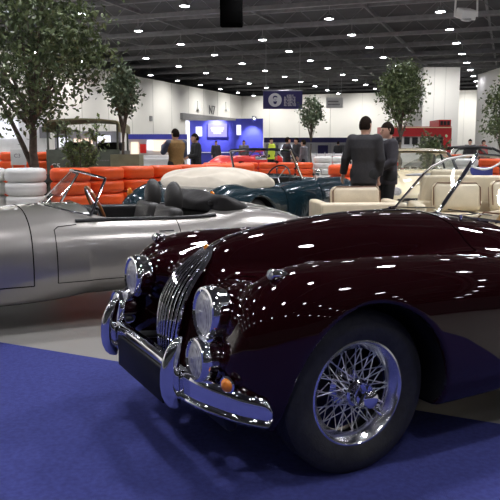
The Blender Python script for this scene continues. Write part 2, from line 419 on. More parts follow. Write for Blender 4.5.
# shut lines
def skin_line(F, pts, d, off=.0005, n=60):
    p = np.array(pts, float); t = np.linspace(0, len(p)-1, n); q = np.stack([np.interp(t, np.arange(len(p)), p[:, i]) for i in range(3)], 1)
    q = settle(F, q, d); q = q-np.array(d, float)/np.linalg.norm(d)*off; return [Vector(v) for v in q]
g = MB()
for s in (1, -1):
    xs = np.linspace(.40, -.82, 9)
    g.tube(skin_line(xk, [(x, s*float(xk_edge(x)), 1.0) for x in xs], (0, 0, -1)), .0028, 6)
g.tube(skin_line(xk, [(-.82, y, 1.02) for y in np.linspace(-.5, .5, 9)], (0, 0, -1)), .0028, 6)
g.build('bonnet_shut_line', M['gap'], parts['bonnet'])
for s, k in ((1, 'door_l'), (-1, 'door_r')):
    g = MB()
    g.tube(skin_line(xk, [(-.92, s*.9, z) for z in (.80, .6, .36)], (0, -s, 0)), .0028, 6)
    g.tube(skin_line(xk, [(-1.78, s*.9, z) for z in (.72, .6, .36)], (0, -s, 0)), .0028, 6)
    g.tube(skin_line(xk, [(x, s*.9, .35) for x in (-.92, -1.3, -1.78)], (0, -s, 0)), .0028, 6)
    g.build('door_shut_line', M['gap'], parts[k])
# bright strip down the bonnet
MB().tube(skin_line(xk, [(x, 0, 1.2) for x in np.linspace(.37, -.80, 30)], (0, 0, -1), .001, 90), .0065, 8, flat=.7).build('bonnet_strip', M['chrome'], parts['bonnet'])
# grille
gr = thing('grille', None, None); gr.parent = mc
gz = np.array([.43, .50, .57, .64, .69, .735, .78, .82, .855, .895]); gx = np.array([.572, .572, .566, .552, .532, .505, .468, .425, .388, .352])
def g_half(z): return .135*np.sqrt(np.clip(1-np.clip((z-.64)/.262, -1, 1)**2, 0, 1))**.8 if False else np.interp(z, [.43, .50, .58, .66, .72, .77, .815, .85, .875, .895], [.085, .108, .122, .125, .121, .112, .096, .076, .052, .02])
def gpt(fr, z, out=0.):
    y = fr*float(g_half(z)); x = float(np.interp(z, gz, gx)); i = float(np.interp(z, gz, np.gradient(gx, gz)))
    nx = 1/math.sqrt(1+i*i); nz = -i*nx
    return Vector((x+out*nx-.55*y*y, y, z+out*nz))
zz = np.concatenate([np.linspace(.43, .80, 16), np.linspace(.815, .893, 10)])
MB().loft([[gpt(f, z, -.008) for f in np.linspace(-1, 1, 9)] for z in zz], closed=False).build('backing', M['gap'], gr)
for k in range(7):
    f = (k-3)/3.75
    MB().tube([gpt(f, z, .010) for z in zz], [.0066*(.45+.55*min(1, float(g_half(z))/.11)) for z in zz], 8, flat=1.3).build('bar', M['chrome'], gr)
ring = [gpt(1, z, .002) for z in zz]+[gpt(-1, z, .002) for z in zz[::-1]]
MB().tube(ring, .0105, 8, closed=True).build('surround', M['chrome'], gr)
bd = MB().ball(gpt(0, .888, .012), (.014, .012, .016), 14, 8); bd.build('badge', M['amber'], gr)['label'] = 'orange and chrome badge'
# headlamps, fog lamps, side lamps, indicators
def lamp(name, c, r, depth, tilt, lensmat, brk=False, yaw=0.):
    L = thing(name, None, None); L.parent = mc
    T = Matrix.Translation(c) @ Matrix.Rotation(yaw, 4, 'Z') @ Matrix.Rotation(tilt, 4, 'Y') @ Matrix.Rotation(PI/2, 4, 'Y')
    MB().lathe([(r*.86, .006), (r*.93, .014), (r*1.02, .012), (r*1.08, -.002), (r*1.09, -.02), (r*1.05, -.03), (r*1.06, -.05), (r*1.0, -.07-depth*.3), (r*.8, -.05-depth*.8), (r*.45, -.06-depth), (0, -.064-depth)], 40, T).build('bezel', M['chrome'], L)
    MB().lathe([(0, .022), (r*.3, .0205), (r*.6, .016), (r*.8, .010), (r*.9, .003), (r*.9, -.01)], 40, T).build('lens', lensmat, L)
    MB().box(T @ Vector((0, 0, .0215)), (.008, .02, .02), 0, .003).build('lens_mark', M['steel'], L)
    if brk:
        MB().tube([T @ Vector((r*.9, 0, -.05)), T @ Vector((r*1.3, 0, -.045)), T @ Vector((r*1.75, 0, -.03))], .014, 10).build('mounting_post', M['chrome'], L)
    return L
for s in (1, -1):
    lamp('headlamp', (.575, s*.445, .704), .100, .0, math.radians(-4), M['lens'])
    lamp('fog_lamp', (.642, s*.511, .54), .083, .02, math.radians(-3), M['lens'], True)
    it = thing('indicator', None, None); it.parent = mc
    q = settle(xk, [(.9, s*.655, .474)], (-1, 0, 0))[0]
    T = Matrix.Translation(q+np.array([.022, 0, 0])) @ Matrix.Rotation(s*.45, 4, 'Z') @ Matrix.Rotation(PI/2, 4, 'Y')
    MB().lathe([(.0, -.04), (.03, -.04), (.031, .004), (.034, .008), (.034, .012), (.027, .016)], 28, T).build('bezel', M['chrome'], it)
    MB().lathe([(.028, .012), (.022, .024), (.012, .030), (0, .031)], 28, T).build('lens', M['amber'], it)
    sl = thing('side_lamp', None, None); sl.parent = mc
    q = settle(xk, [(.365, s*.635, 1.0)], (0, 0, -1))[0]
    T = Matrix.Translation(q+np.array([0.02, 0, .016])) @ Matrix.Rotation(math.radians(82), 4, 'Y')
    MB().lathe([(0, -.09), (.008, -.085), (.018, -.05), (.023, -.015), (.024, 0), (.021, .004)], 24, T).build('lamp_body', M['chrome'], sl)
    MB().lathe([(.021, 0), (.018, .009), (.010, .015), (0, .017)], 24, T).build('lens', M['lens'], sl)
# bumper blade
bp = [(.69, 0), (.69, .15), (.688, .30), (.677, .42), (.652, .54), (.61, .63), (.565, .70), (.51, .745), (.455, .772)]
bx = np.array([p[0] for p in bp]); by = np.array([p[1] for p in bp]); tt = np.linspace(0, 1, len(bp))
fx, fy = curve(list(zip(tt, bx))), curve(list(zip(tt, by)))
rings = []
for t in np.concatenate([-np.linspace(1, 0, 40), np.linspace(0, 1, 40)[1:]]):
    a = abs(t); s = 1 if t >= 0 else -1; p = np.array([fx(a), s*fy(a)]); e = 1e-3
    tg = np.array([fx(min(1, a+e))-fx(max(0, a-e)), (fy(min(1, a+e))-fy(max(0, a-e)))]); tg /= np.linalg.norm(tg); nrm = np.array([tg[1], -tg[0]*s]) if True else 0
    zt = .492-.068*a**2; zb = .368-.055*a**2; hgt = zt-zb; end = .35+.65*min(1, (1-a)/.04)**.5
    sec = [(-.05, zt-.004), (-.03, zt), (-.012, zt-.001), (-.001, zt-.012), (.003, zt-.03), (.005, (zt+zb)/2), (.002, zb+.032), (.012, zb+.024), (.014, zb+.010), (.004, zb), (-.04, zb+.004), (-.04, zb+.02), (-.012, (zt+zb)/2), (-.03, zt-.018)]
    zm = (zt+zb)/2
    rings.append([Vector((p[0]+nrm[0]*d, p[1]+nrm[1]*d, zm+(z-zm)*end)) for d, z in sec])
bo = MB().loft(rings, True, True).build('front_bumper', M['chrome'], mc, ang=50)
for s in (-1, 1):
    zs = np.array([.318, .325, .345, .38, .42, .47, .52, .56, .59, .607, .612]); ww = np.array([.006, .018, .028, .034, .035, .034, .032, .029, .022, .012, .004])
    xo = np.array([.69, .697, .706, .714, .719, .719, .712, .699, .686, .675, .67])
    rings = [[Vector((x+math.cos(a)*w*1.15, s*.412+math.sin(a)*w*.82, z)) for a in np.linspace(0, 2*PI, 20, endpoint=False)] for x, z, w in zip(xo, zs, ww)]
    MB().loft(rings, True, True).build('overrider', M['chrome'], bo, ang=70)
    MB().tube([(.68, s*.35, .45), (.6, s*.33, .43), (.45, s*.33, .42)], .02, 8).build('bumper_iron', M['black'], bo)
    MB().ball((.698, s*.315, .43), (.006, .012, .012)).build('bolt', M['chrome'], bo)
MB().box((.702, 0, .378), (.012, .60, .15), 0, .004).build('number_plate', M['plate'], bo)
MB().box((.52, 0, .30), (.05, 1.1, .14), 0, .02, 0, .3).build('front_valance', M['black'], mc)
# rear bumper pieces
for s in (-1, 1):
    MB().tube([(-3.45, s*.35, .42), (-3.46, s*.55, .42), (-3.36, s*.70, .42), (-3.15, s*.80, .42)], .04, 10, flat=1.4).build('rear_bumper', M['chrome'], mc)
    MB().ball((-3.38, s*.60, .60), (.03, .035, .05)).build('tail_lamp', M['redlens'], mc)
# wheels
for s in (1, -1):
    wire_wheel(mc, (0, s*.625, .352), s < 0, 'front_wheel', detail=True)
    wire_wheel(mc, (-2.59, s*.625, .352), s < 0, 'rear_wheel', detail=True)
# windscreen
ws = thing('windscreen', None, None); ws.parent = mc
def wp(y, t):       # t 0 base, 1 top
    a = abs(y)/.60
    return Vector((-1.03-.18*a-(.28-.08*a)*t-.02*t*a, y*(1-.04*t), .985-.02*a*a-.015*a+(.325-.10*a**3)*t))
for s in (1, -1):
    MB().loft([[wp(s*y, t) for y in np.linspace(.005, .59, 12)] for t in (.02, .35, .7, .99)], closed=False).build('pane', M['glass'], ws)
    fr = [wp(s*.60, 0), wp(s*.603, .35), wp(s*.60, .7), wp(s*.59, .88), wp(s*.56, .97), wp(s*.48, 1), wp(s*.3, 1), wp(s*.12, 1), wp(s*.012, 1)]
    MB().tube(fr, .0085, 8).build('frame', M['chrome'], ws)
    MB().tube([wp(s*y, 0)+Vector((0, 0, -.002)) for y in np.linspace(.0, .60, 14)], .012, 8).build('base_trim', M['chrome'], ws)
    MB().tube([wp(s*.60, .0)+Vector((.10, 0, -.005)), wp(s*.60, .02)+Vector((.03, 0, .0)), wp(s*.60, .10)], [.012, .018, .012], 8).build('foot', M['chrome'], ws)
    q = settle(xk, [(-.93, s*.28, 1.2)], (0, 0, -1))[0]
    wpv = MB().tube([Vector(q)+Vector((0, 0, .002)), Vector(q)+Vector((0, 0, .025))], .011, 10)
    wpv.tube([Vector(q)+Vector((0, 0, .025)), wp(s*.22, .08)+Vector((.02, 0, 0)), wp(s*.16, .10)+Vector((.012, 0, 0))], .003, 6)
    wpv.tube([wp(s*.30, .09)+Vector((.01, 0, 0)), wp(s*.05, .10)+Vector((.01, 0, 0))], .0035, 6)
    wpv.build('wiper', M['chrome'], ws)
MB().tube([wp(0, 0)+Vector((.05, 0, -.01)), wp(0, .03), wp(0, .5), wp(0, 1), wp(0, 1.03)], [.02, .014, .013, .013, .006], 10).build('centre_post', M['chrome'], ws)
# cabin
MB().prism([(-1.12, .60), (-1.18, .88), (-1.15, .925), (-1.13, .92), (-1.10, .60)], 1, -.52, .52).build('dashboard', M['cream'], mc)
MB().tube([(-1.15, -.58, .905), (-1.17, -.3, .935), (-1.17, .3, .935), (-1.15, .58, .905)], .018, 8).build('dash_roll', M['cream'], mc)
st = thing('steering_wheel', None, None, (-1.36, .33, .83)); st.parent = mc; st.rotation_euler = (0, math.radians(-68), 0)
MB().tube([(math.cos(a)*.205, math.sin(a)*.205, 0) for a in np.linspace(0, 2*PI, 40, endpoint=False)], .0115, 10, closed=True).build('rim', M['tan'], st)
MB().lathe([(0, .012), (.03, .01), (.04, -.01), (.02, -.05), (.02, -.3)], 20).build('boss', M['black'], st)
for a in (PI/2, PI*7/6, PI*11/6):
    MB().tube([(0, 0, -.005), (math.cos(a)*.2, math.sin(a)*.2, 0)], .007, 6).build('spoke', M['steel'], st)
def car_seat(parent, x, y, z, mat, pipe, w=.50, hb=.5, lean=.28, head=None):
    s = thing('seat', None, None); s.parent = parent
    MB().box((x, y, z), (.50, w, .16), 0, .05, 0, -.08).build('cushion', mat, s)
    MB().box((x-.27-lean*hb/2, y, z+hb/2), (.13, w, hb), 0, .05, 0, -lean).build('backrest', mat, s)
    if pipe:
        c = Vector((x-.27-lean*hb/2, y, z+hb/2)); R = Matrix.Rotation(-lean, 4, 'Y')
        for dx in (-.062, .062):
            pts = [(dx, -w/2+.01, -hb/2+.05), (dx, -w/2+.008, hb/2-.05), (dx, -w/2+.05, hb/2-.008), (dx, w/2-.05, hb/2-.008), (dx, w/2-.008, hb/2-.05), (dx, w/2-.01, -hb/2+.05)]
            MB().tube([c+R @ Vector(p) for p in pts], .006, 6).build('piping', pipe, s)
    if head:
        hz = z+hb+.08
        MB().ball((x-.27-lean*hb-.03, y, hz-.03), (.075, w*.27, .155)).build('headrest', head, s)
        MB().tube([(x-.27-lean*hb, y-.05, z+hb-.05), (x-.27-lean*hb-.02, y-.05, hz)], .007, 6).build('headrest_post', M['steel'], s)
    return s
for s in (1, -1): car_seat(mc, -1.58, s*.28, .50, M['cream'], M['piping'], .50, .42, .25)
# door cappings and padded roll round the cockpit
for s in (1, -1):
    MB().tube([(-1.14, s*.605, .945), (-1.3, s*.62, .90), (-1.6, s*.625, .85), (-1.9, s*.60, .87), (-2.08, s*.50, .91)], .022, 8).build('cockpit_roll', M['cream'], mc)
MB().tube([(-2.08, -.50, .91), (-2.14, -.3, .935), (-2.15, 0, .945), (-2.14, .3, .935), (-2.08, .50, .91)], .03, 8).build('cockpit_roll', M['cream'], mc)
# ================================================================== the hall
# carpet edge runs across under the roadster
E0, E1 = Vector((-1.746, 4.736, 0)), Vector((1.231, 3.28, 0)); ed = (E1-E0).normalized()
fl = MB().box((10, 45, -.05), (150, 160, .1)); floor = struct(fl, 'floor', pm('grey_hall_floor', (.29, .278, .255), .35, noise=(.35, .1), bump=(80, .05)))
a = E0-ed*14; b = E1+ed*14; nb = Vector((ed.y, -ed.x, 0))
cp = [a, b, b+nb*11, a+nb*11]
carpet = MB().add([p+Vector((0, 0, z)) for z in (0, .006) for p in cp], [(0, 1, 2, 3), (7, 6, 5, 4), (0, 4, 5, 1), (1, 5, 6, 2), (2, 6, 7, 3), (3, 7, 4, 0)])
co = carpet.build('carpet', pm('blue_carpet', (.048, .055, .20), .95, noise=(45, .16), bump=(260, .5), spec=.1), None, False)
tag(co, 'blue exhibition carpet under the maroon roadster in the foreground', 'carpet')
# ceiling, trusses, lamps
ROOF, LZ = 9.6, 7.7
e1 = Vector((.345, .939, 0)); e2 = Vector((.939, -.345, 0)); O0 = Vector((-1, 93, 0))
A1 = math.atan2(e1.y, e1.x)
def hp(s, t, z=0): return O0+e1*s+e2*t+Vector((0, 0, z))     # s along the hall (0 = far corner), t across
struct(MB().box(hp(-45, 30, ROOF+.1), (150, 110, .2), A1), 'ceiling', pm('dark_roof_deck', (.085, .085, .09), .85, noise=(.5, .2)))
lampT = thing('ceiling_light', 'small round white ceiling light hung below the dark trusses', 'ceiling light', (0, 0, 0), A1, 'ceiling lights of the hall')
MB().lathe([(0, .22), (.10, .22), (.13, .16), (.22, .04), (.25, 0), (.225, -.01)], 16).build('housing', M['lampbody'], lampT)
MB().lathe([(0, -.03), (.12, -.026), (.21, -.008), (.225, .0)], 16).build('diffuser', M['lamp'], lampT)
MB().tube([(0, 0, .2), (0, 0, .75)], .02, 6).build('stem', M['lampbody'], lampT)
first = True; LAMPS = []
for i in range(-18, 0):
    for j in range(-2, 13):
        if j < 0 and i > -99 and hp(i*7.2+3, j*6.4+3.2).x < -400: continue
        p = hp(i*5.4+2.5, j*5.4+2.6, LZ) if j >= 0 else None
        if p is None: continue
        o = lampT if first else copy_tree(lampT); first = False
        o.location = p; LAMPS.append(p)
for i in range(-15, 1):
    m = MB(); s = i*5.4+2.5
    for z in (LZ+.75, LZ+1.6):
        m.box(hp(s, 30, z), (.22, 80, .22), A1)
    n = 40
    for k in range(n):
        t0, t1 = -10+2*k, -10+2*(k+1)
        m.tube([hp(s, t0, LZ+.75), hp(s, (t0+t1)/2, LZ+1.6), hp(s, t1, LZ+.75)], .025, 4)
    struct(m, 'trim_%d' % (i+16), M['truss'])
for j in range(0, 12):
    struct(MB().box(hp(-45, j*6.4+5.8, LZ+1.5), (110, .12, .22), A1), 'trim_%d' % (j+20), M['truss'])
wallm = pm('white_hall_wall', (.80, .79, .76), .6, noise=(.25, .05))
def wall(name, p, q, z0, z1, th=.3):
    d = (q-p); return struct(MB().box(((p+q)/2)+Vector((0, 0, (z0+z1)/2)), (d.length, th, z1-z0), math.atan2(d.y, d.x)), name, wallm)
wall('wall_left', hp(-140, -.2), hp(0, -.2), 0, 7.9)
wall('wall_back', hp(0, -.2), hp(0, 90), 0, 7.9)
# ================================================================== other cars
def car_solid(sp):
    top, hw, bot = curve(sp['top']), curve(sp['hw']), sp.get('bot', .17); n = sp.get('n', 2.8); x0, x1 = sp['x']
    fen = [(curve(t), y, ry) for t, y, ry in sp.get('fen', [])]
    def F(x, y, z):
        ay = np.abs(y); ct = top(x); zc = sp.get('zc', .50)
        f = sell(ay, z-np.minimum(zc, ct-.06), hw(x), np.maximum(ct-np.minimum(zc, ct-.06), .03), n)
        for t, yy, ry in fen:
            q = sell(ay-yy, z-.45, ry, np.maximum(t(x)-.45, .03), 2.2)+1.6*np.clip(.64-t(x), 0, 1); f = smin(f, q, .06)
        return smax(smax(f, bot-z, .05), np.maximum(x-x1, x0-x), .08)
    return F
def car_full(sp):
    S = car_solid(sp); cut = sp.get('cut')
    def arch(x, y, z):
        a = 9.+0*x
        for xc, r in sp['arch']: a = np.minimum(a, np.maximum(np.sqrt((x-xc)**2+(z-sp['wr'])**2)-r, .45-np.abs(y)))
        return a
    def K(x, y, z): return rbox(x, y, z, *cut) if cut else 9.+0*x
    def F(x, y, z):
        f = smax(S(x, y, z), -arch(x, y, z), .02)
        return smax(f, -K(x, y, z), .03) if cut else f
    return F, arch, K
def build_body(sp, parent, h, mats):
    F, arch, K = car_full(sp); x0, x1 = sp['x']
    P, Q, N = nets(F, (x0-.1, -.95, sp.get('bot', .17)-.05), (x1+.1, .95, 1.12), h)
    dr = sp.get('door'); bn = sp.get('bonnet')
    def cls(x, y, z, n):
        k = np.full(x.shape, 'body', object); ay = np.abs(y)
        if dr:
            d = (x < dr[1]) & (x > dr[0]) & (ay > .5) & (z > dr[2]); k[d] = 'dl'; k[d & (y < 0)] = 'dr'
        if bn:
            k[(x > bn[0]) & (ay < bn[1]) & (z > bn[2])] = 'bn'
        m = (arch(x, y, z) < .006) & (ay < .80)
        for i in (0, 1):
            q = m & ((x < -1.2) == bool(i)); k[q] = 'lin%dl' % i; k[q & (y < 0)] = 'lin%dr' % i
        k[(K(x, y, z) < .02) & (ay < .66)] = 'cock'
        k[(z < sp.get('bot', .17)+.02) & (n[:, 2] < -.5)] = 'floor'
        return k
    sp_ = {'body': ('body_shell', mats[0]), 'dl': ('door', mats[0]), 'dr': ('door', mats[0]), 'bn': ('bonnet', mats[0]), **{'lin%d%s' % (i, j): ('wheel_arch_liner', M['black']) for i in (0, 1) for j in 'lr'}, 'cock': ('cockpit_lining', mats[1]), 'floor': ('floor_pan', M['black'])}
    return F, split_build(P, Q, N, cls, sp_, parent)
def plain_wheel(parent, c, R, W, mat, mirror=False, name='wheel'):
    w = thing(name, None, None, c, PI if mirror else 0); w.parent = parent; T = Matrix.Rotation(-PI/2, 4, 'X')
    MB().lathe([(R*.62, -W), (R*.9, -W), (R, -W*.7), (R, W*.7), (R*.9, W), (R*.62, W*1.02), (R*.6, W*.7)], 36, T).build('tyre', M['rubber'], w)
    MB().lathe([(R*.62, W*.9), (R*.55, W*.6), (R*.3, W*.5), (R*.25, W*.8), (0, W*.95)], 28, T).build('wheel_disc', mat, w)
    return w
def screen(parent, base, top, hb, ht, bulge, frame=.012, cut=.0, name='windscreen', fm='chrome', n=11, post=0):
    """curved screen: base / top = (x, z) at the centre; hb / ht half widths; bulge = how far the ends sit back"""
    W = thing(name, None, None); W.parent = parent
    def p(y, t):
        b = abs(y); x = base[0]+(top[0]-base[0])*t-(bulge[0]*(1-t)+bulge[1]*t)*b**2; z = base[1]+(top[1]-base[1])*t-(bulge[2]*(1-t)+bulge[3]*t)*b**2
        return Vector((x, y*(hb+(ht-hb)*t), z))
    ys = np.linspace(-1, 1, n)
    MB().loft([[p(y, t) for y in ys] for t in (0, .33, .66, 1)], closed=False).build('pane', M['glass'], W)
    MB().tube([p(y, 1) for y in ys], frame, 8).build('header_rail', M[fm], W)
    MB().tube([p(y, 0) for y in ys], frame*.8, 8).build('base_trim', M['chrome'], W)
    for s in (-1, 1): MB().tube([p(s, t) for t in (0, .33, .66, 1)], frame*(1+post), 8).build('pillar', M[fm], W)
    return W, p

# ---- silver roadster alongside
sv = thing('silver_roadster', 'silver grey open two-seater roadster with black seats parked behind the maroon roadster', 'car', (-2.513, 5.46, 0), math.radians(180+25))
S_ = dict(x=(-3.44, .98), wr=.32, bot=.19, zc=.52, n=2.7, arch=[(0, .35), (-2.44, .36)],
  top=[(.98, .50), (.85, .60), (.5, .72), (0, .80), (-.5, .86), (-.85, .885), (-1.2, .885), (-1.8, .87), (-2.25, .885), (-2.6, .86), (-2.9, .80), (-3.2, .70), (-3.4, .58), (-3.46, .54)],
  hw=[(.98, .25), (.8, .48), (.5, .66), (0, .78), (-.7, .82), (-1.6, .835), (-2.4, .80), (-2.9, .68), (-3.3, .50), (-3.46, .36)],
  fen=[([(.85, .48), (.6, .68), (.1, .79), (-.4, .78), (-.9, .70), (-1.2, .6), (-3.4, .5)], .58, .23), ([(1, .46), (-1.6, .55), (-2.0, .72), (-2.44, .82), (-2.8, .78), (-3.2, .62), (-3.4, .5)], .56, .24)],
  cut=((-1.66, 0, 1.0), (.50, .60, .55), .14), door=(-1.8, -.83, .36), bonnet=(-.66, .9, .2))
FS, sp = build_body(S_, sv, .015, (M['silver'], M['blackleather']))
for k, s in (('dl', 1), ('dr', -1)):
    g = MB(); g.tube(skin_line(FS, [(-.83, s*.95, z) for z in (.745, .6, .36)], (0, -s, 0)), .0035, 6)
    g.tube(skin_line(FS, [(x, s*.95, z) for x, z in ((-.83, .745), (-.86, .765), (-1.0, .775))], (0, -s, 0)), .0035, 6)
    g.tube(skin_line(FS, [(-1.80, s*.95, z) for z in (.78, .6, .36)], (0, -s, 0)), .0035, 6)
    g.tube(skin_line(FS, [(x, s*.95, .36) for x in (-.83, -1.3, -1.8)], (0, -s, 0)), .003, 6); g.build('door_shut_line', M['gap'], sp[k])
    MB().tube(skin_line(FS, [(x, s*.95, .70) for x in (-1.62, -1.68, -1.74)], (0, -s, 0), .012, 8), .008, 8).build('door_handle', M['chrome'], sp[k])
g = MB()
for s in (1, -1): g.tube(skin_line(FS, [(-.66, s*.95, z) for z in (.78, .70, .55, .35)], (0, -s, 0)), .004, 6)
g.tube(skin_line(FS, [(-.66, y, 1.1) for y in np.linspace(-.76, .76, 15)], (0, 0, -1)), .004, 6)
for s in (1, -1): g.tube(skin_line(FS, [(x, s*.95, .35) for x in (-.66, -.5, -.36)], (0, -s, 0)), .004, 6)
g.build('bonnet_shut_line', M['gap'], sp['bn'])
for s in (1, -1):
    MB().tube(skin_line(FS, [(x, s*.66, 1.1) for x in np.linspace(-1.0, -2.15, 9)], (0, 0, -1), .004), .016, 8).build('cockpit_roll', M['blackleather'], sv)
    wire_wheel(sv, (0, s*.64, .332), s < 0, 'front_wheel', R=.322, W=.085, rim=.205, detail=False)
    wire_wheel(sv, (-2.44, s*.64, .327), s < 0, 'rear_wheel', R=.322, W=.085, rim=.205, detail=False)
    car_seat(sv, -1.50, s*.30, .40, M['greyleather'], None, .46, .46, .24, M['greyleather'])
    MB().tube([(-3.36, s*.18, .50), (-3.42, s*.30, .50), (-3.36, s*.48, .50), (-3.15, s*.62, .50)], .025, 8).build('rear_bumper', M['chrome'], sv)
MB().tube([(-2.15, -.56, .885), (-2.2, -.3, .905), (-2.2, .3, .905), (-2.15, .56, .885)], .02, 8).build('cockpit_roll', M['blackleather'], sv)
for s in (1, -1):
    q = settle(FS, [(1.4, s*.50, .62)], (-1, 0, -.25))[0]
    MB().ball(q, (.05, .075, .075)).build('headlamp', M['lens'], sv)
    MB().tube([(1.0, s*.10, .42), (.97, s*.26, .42), (.88, s*.42, .42), (.70, s*.60, .42)], .025, 8).build('front_bumper', M['chrome'], sv)
MB().ball((.95, 0, .48), (.06, .20, .06)).build('air_intake', M['gap'], sv)
_, wpS = screen(sv, (-.84, .888), (-1.12, 1.160), .66, .54, (.28, .15, .055, .05), .011)
MB().box((-1.17, 0, .80), (.06, 1.1, .14), 0, .02).build('dashboard', M['black'], sv)
st = thing('steering_wheel', None, None, (-1.38, -.32, .82)); st.parent = sv; st.rotation_euler = (0, math.radians(-66), 0)
MB().tube([(math.cos(a)*.195, math.sin(a)*.195, 0) for a in np.linspace(0, 2*PI, 36, endpoint=False)], .013, 8, closed=True).build('rim', M['wood'], st)
MB().lathe([(0, .012), (.03, .01), (.035, -.01), (.02, -.25)], 16).build('boss', M['black'], st)
for a in (PI/2, PI*7/6, PI*11/6): MB().tube([(0, 0, 0), (math.cos(a)*.19, math.sin(a)*.19, 0)], .008, 6).build('spoke', M['steel'], st)
# folded hood heaped behind the seats
def heap(x, y, z):
    f = sell(x+2.42, y, .30, .62, 2.6); f = np.maximum(f, 0)
    zt = np.interp(x, [-2.62, -2.5, -2.35, -2.2, -2.08], [.82, .87, .925, .96, .92])+.012*np.sin(y*14+x*9)+.008*np.sin(x*34+y*5)
    return smax(smax(sell(x+2.33, y, .27, .62, 2.6), z-zt, .05), .80-z, .03)
P, Q, N = nets(heap, (-2.8, -.72, .76), (-2.05, .72, 1.05), .018); np_obj('folded_hood', P, Q, N, M['hood'], sv)

# ---- teal convertible
tl = thing('teal_convertible', 'dark teal convertible with cream hood cover and chrome windscreen frame, seen from behind', 'car', (.90, 11.753, 0), math.radians(55))
T_ = dict(x=(-3.5, .86), wr=.33, bot=.2, zc=.5, n=3.2, arch=[(0, .37), (-2.49, .37)],
  top=[(.86, .55), (.75, .68), (.4, .80), (0, .85), (-.6, .90), (-1.0, .92), (-2.0, .90), (-2.6, .88), (-3.0, .84), (-3.3, .77), (-3.45, .68), (-3.5, .6)],
  hw=[(.86, .55), (.6, .72), (0, .82), (-1, .84), (-2.4, .83), (-3, .80), (-3.4, .72), (-3.5, .64)],
  fen=[([(.86, .55), (.6, .74), (0, .88), (-.8, .87), (-1.6, .80), (-3.4, .5)], .62, .21), ([(1, .46), (-1.4, .62), (-2.0, .82), (-2.5, .89), (-3.0, .88), (-3.35, .78), (-3.5, .66)], .62, .20)],
  cut=((-1.6, 0, 1.0), (.52, .60, .5), .14), door=(-1.85, -.85, .36), bonnet=(-.8, .42, .6))
FT, tp = build_body(T_, tl, .022, (M['teal'], M['black']))
for s in (1, -1):
    k = 'dl' if s > 0 else 'dr'
    for x in (-.86, -1.86): MB().tube(skin_line(FT, [(x, s*1.0, z) for z in (.80, .6, .38)], (0, -s, 0)), .005, 5).build('door_shut_line', M['gap'], tp[k])
    MB().tube(skin_line(FT, [(x, s*1.0, .72) for x in (-1.66, -1.72, -1.8)], (0, -s, 0), .015, 8), .010, 8).build('door_handle', M['chrome'], tp[k])
    v_ = MB()
    for dz in (0, .03, .06): v_.tube(skin_line(FT, [(x, s*1.0, .62+dz) for x in (-.55, -.65, -.78)], (0, -s, 0), .004, 8), .010, 6)
    v_.build('side_vent', M['chrome'], tl)
    wire_wheel(tl, (0, s*.68, .335), s < 0, 'front_wheel', R=.335, W=.085, rim=.215, nsp=27)
    wire_wheel(tl, (-2.49, s*.68, .335), s < 0, 'rear_wheel', R=.335, W=.085, rim=.215, nsp=27)
    q = settle(FT, [(-4, s*.70, .74)], (1, 0, 0))[0]
    MB().ball(q, (.03, .045, .08)).build('tail_lamp', M['amber'], tl)
    MB().ball(q+np.array([.0, 0, -.10]), (.03, .04, .04)).build('tail_lamp', M['redlens'], tl)
    mr = MB().tube([(-1.0, s*.80, .86), (-1.0, s*.84, .95)], .01, 6); mr.ball((-1.01, s*.85, .98), (.035, .06, .05)); mr.build('door_mirror', M['chrome'], tl)
    car_seat(tl, -1.55, s*.33, .45, M['black'], None, .48, .40, .2)
    MB().tube([(-3.45, 0, .46), (-3.52, s*.35, .46), (-3.46, s*.62, .46), (-3.2, s*.80, .46)], .035, 8, flat=1.5).build('rear_bumper', M['chrome'], tl)
    MB().tube([(.90, 0, .42), (.88, s*.4, .42), (.74, s*.70, .42), (.4, s*.82, .42)], .035, 8, flat=1.5).build('front_bumper', M['chrome'], tl)
screen(tl, (-.92, .93), (-1.22, 1.32), .62, .55, (.18, .10, .03, .02), .02)
MB().box((-1.12, 0, .84), (.08, 1.1, .14), 0, .02).build('dashboard', M['black'], tl)
st = thing('steering_wheel', None, None, (-1.32, -.34, .90)); st.parent = tl; st.rotation_euler = (0, math.radians(-66), 0)
MB().tube([(math.cos(a)*.2, math.sin(a)*.2, 0) for a in np.linspace(0, 2*PI, 30, endpoint=False)], .012, 8, closed=True).build('rim', M['black'], st)
for a in (PI/2, PI*7/6, PI*11/6): MB().tube([(0, 0, 0), (math.cos(a)*.2, math.sin(a)*.2, 0)], .008, 6).build('spoke', M['steel'], st)
MB().tube([(-1.18, 0, 1.22), (-1.26, 0, 1.20)], .01, 6).box((-1.28, 0, 1.19), (.02, .2, .06), 0, .008).build('rear_view_mirror', M['chrome'], tl)
def sack(x, y, z):
    zt = np.interp(x, [-3.0, -2.9, -2.6, -2.2, -1.9, -1.75], [.86, .96, 1.07, 1.06, .98, .86])-.10*np.clip(np.abs(y)/.75, 0, 1)**3+.012*np.sin(y*11+x*7)+.008*np.sin(x*25+y*9)
    return smax(smax(sell(x+2.37, y, .66, .76, 3), z-zt, .07), .80-z, .03)
P, Q, N = nets(sack, (-3.1, -.85, .76), (-1.65, .85, 1.15), .025); np_obj('hood_cover', P, Q, N, M['tonneau'], tl)

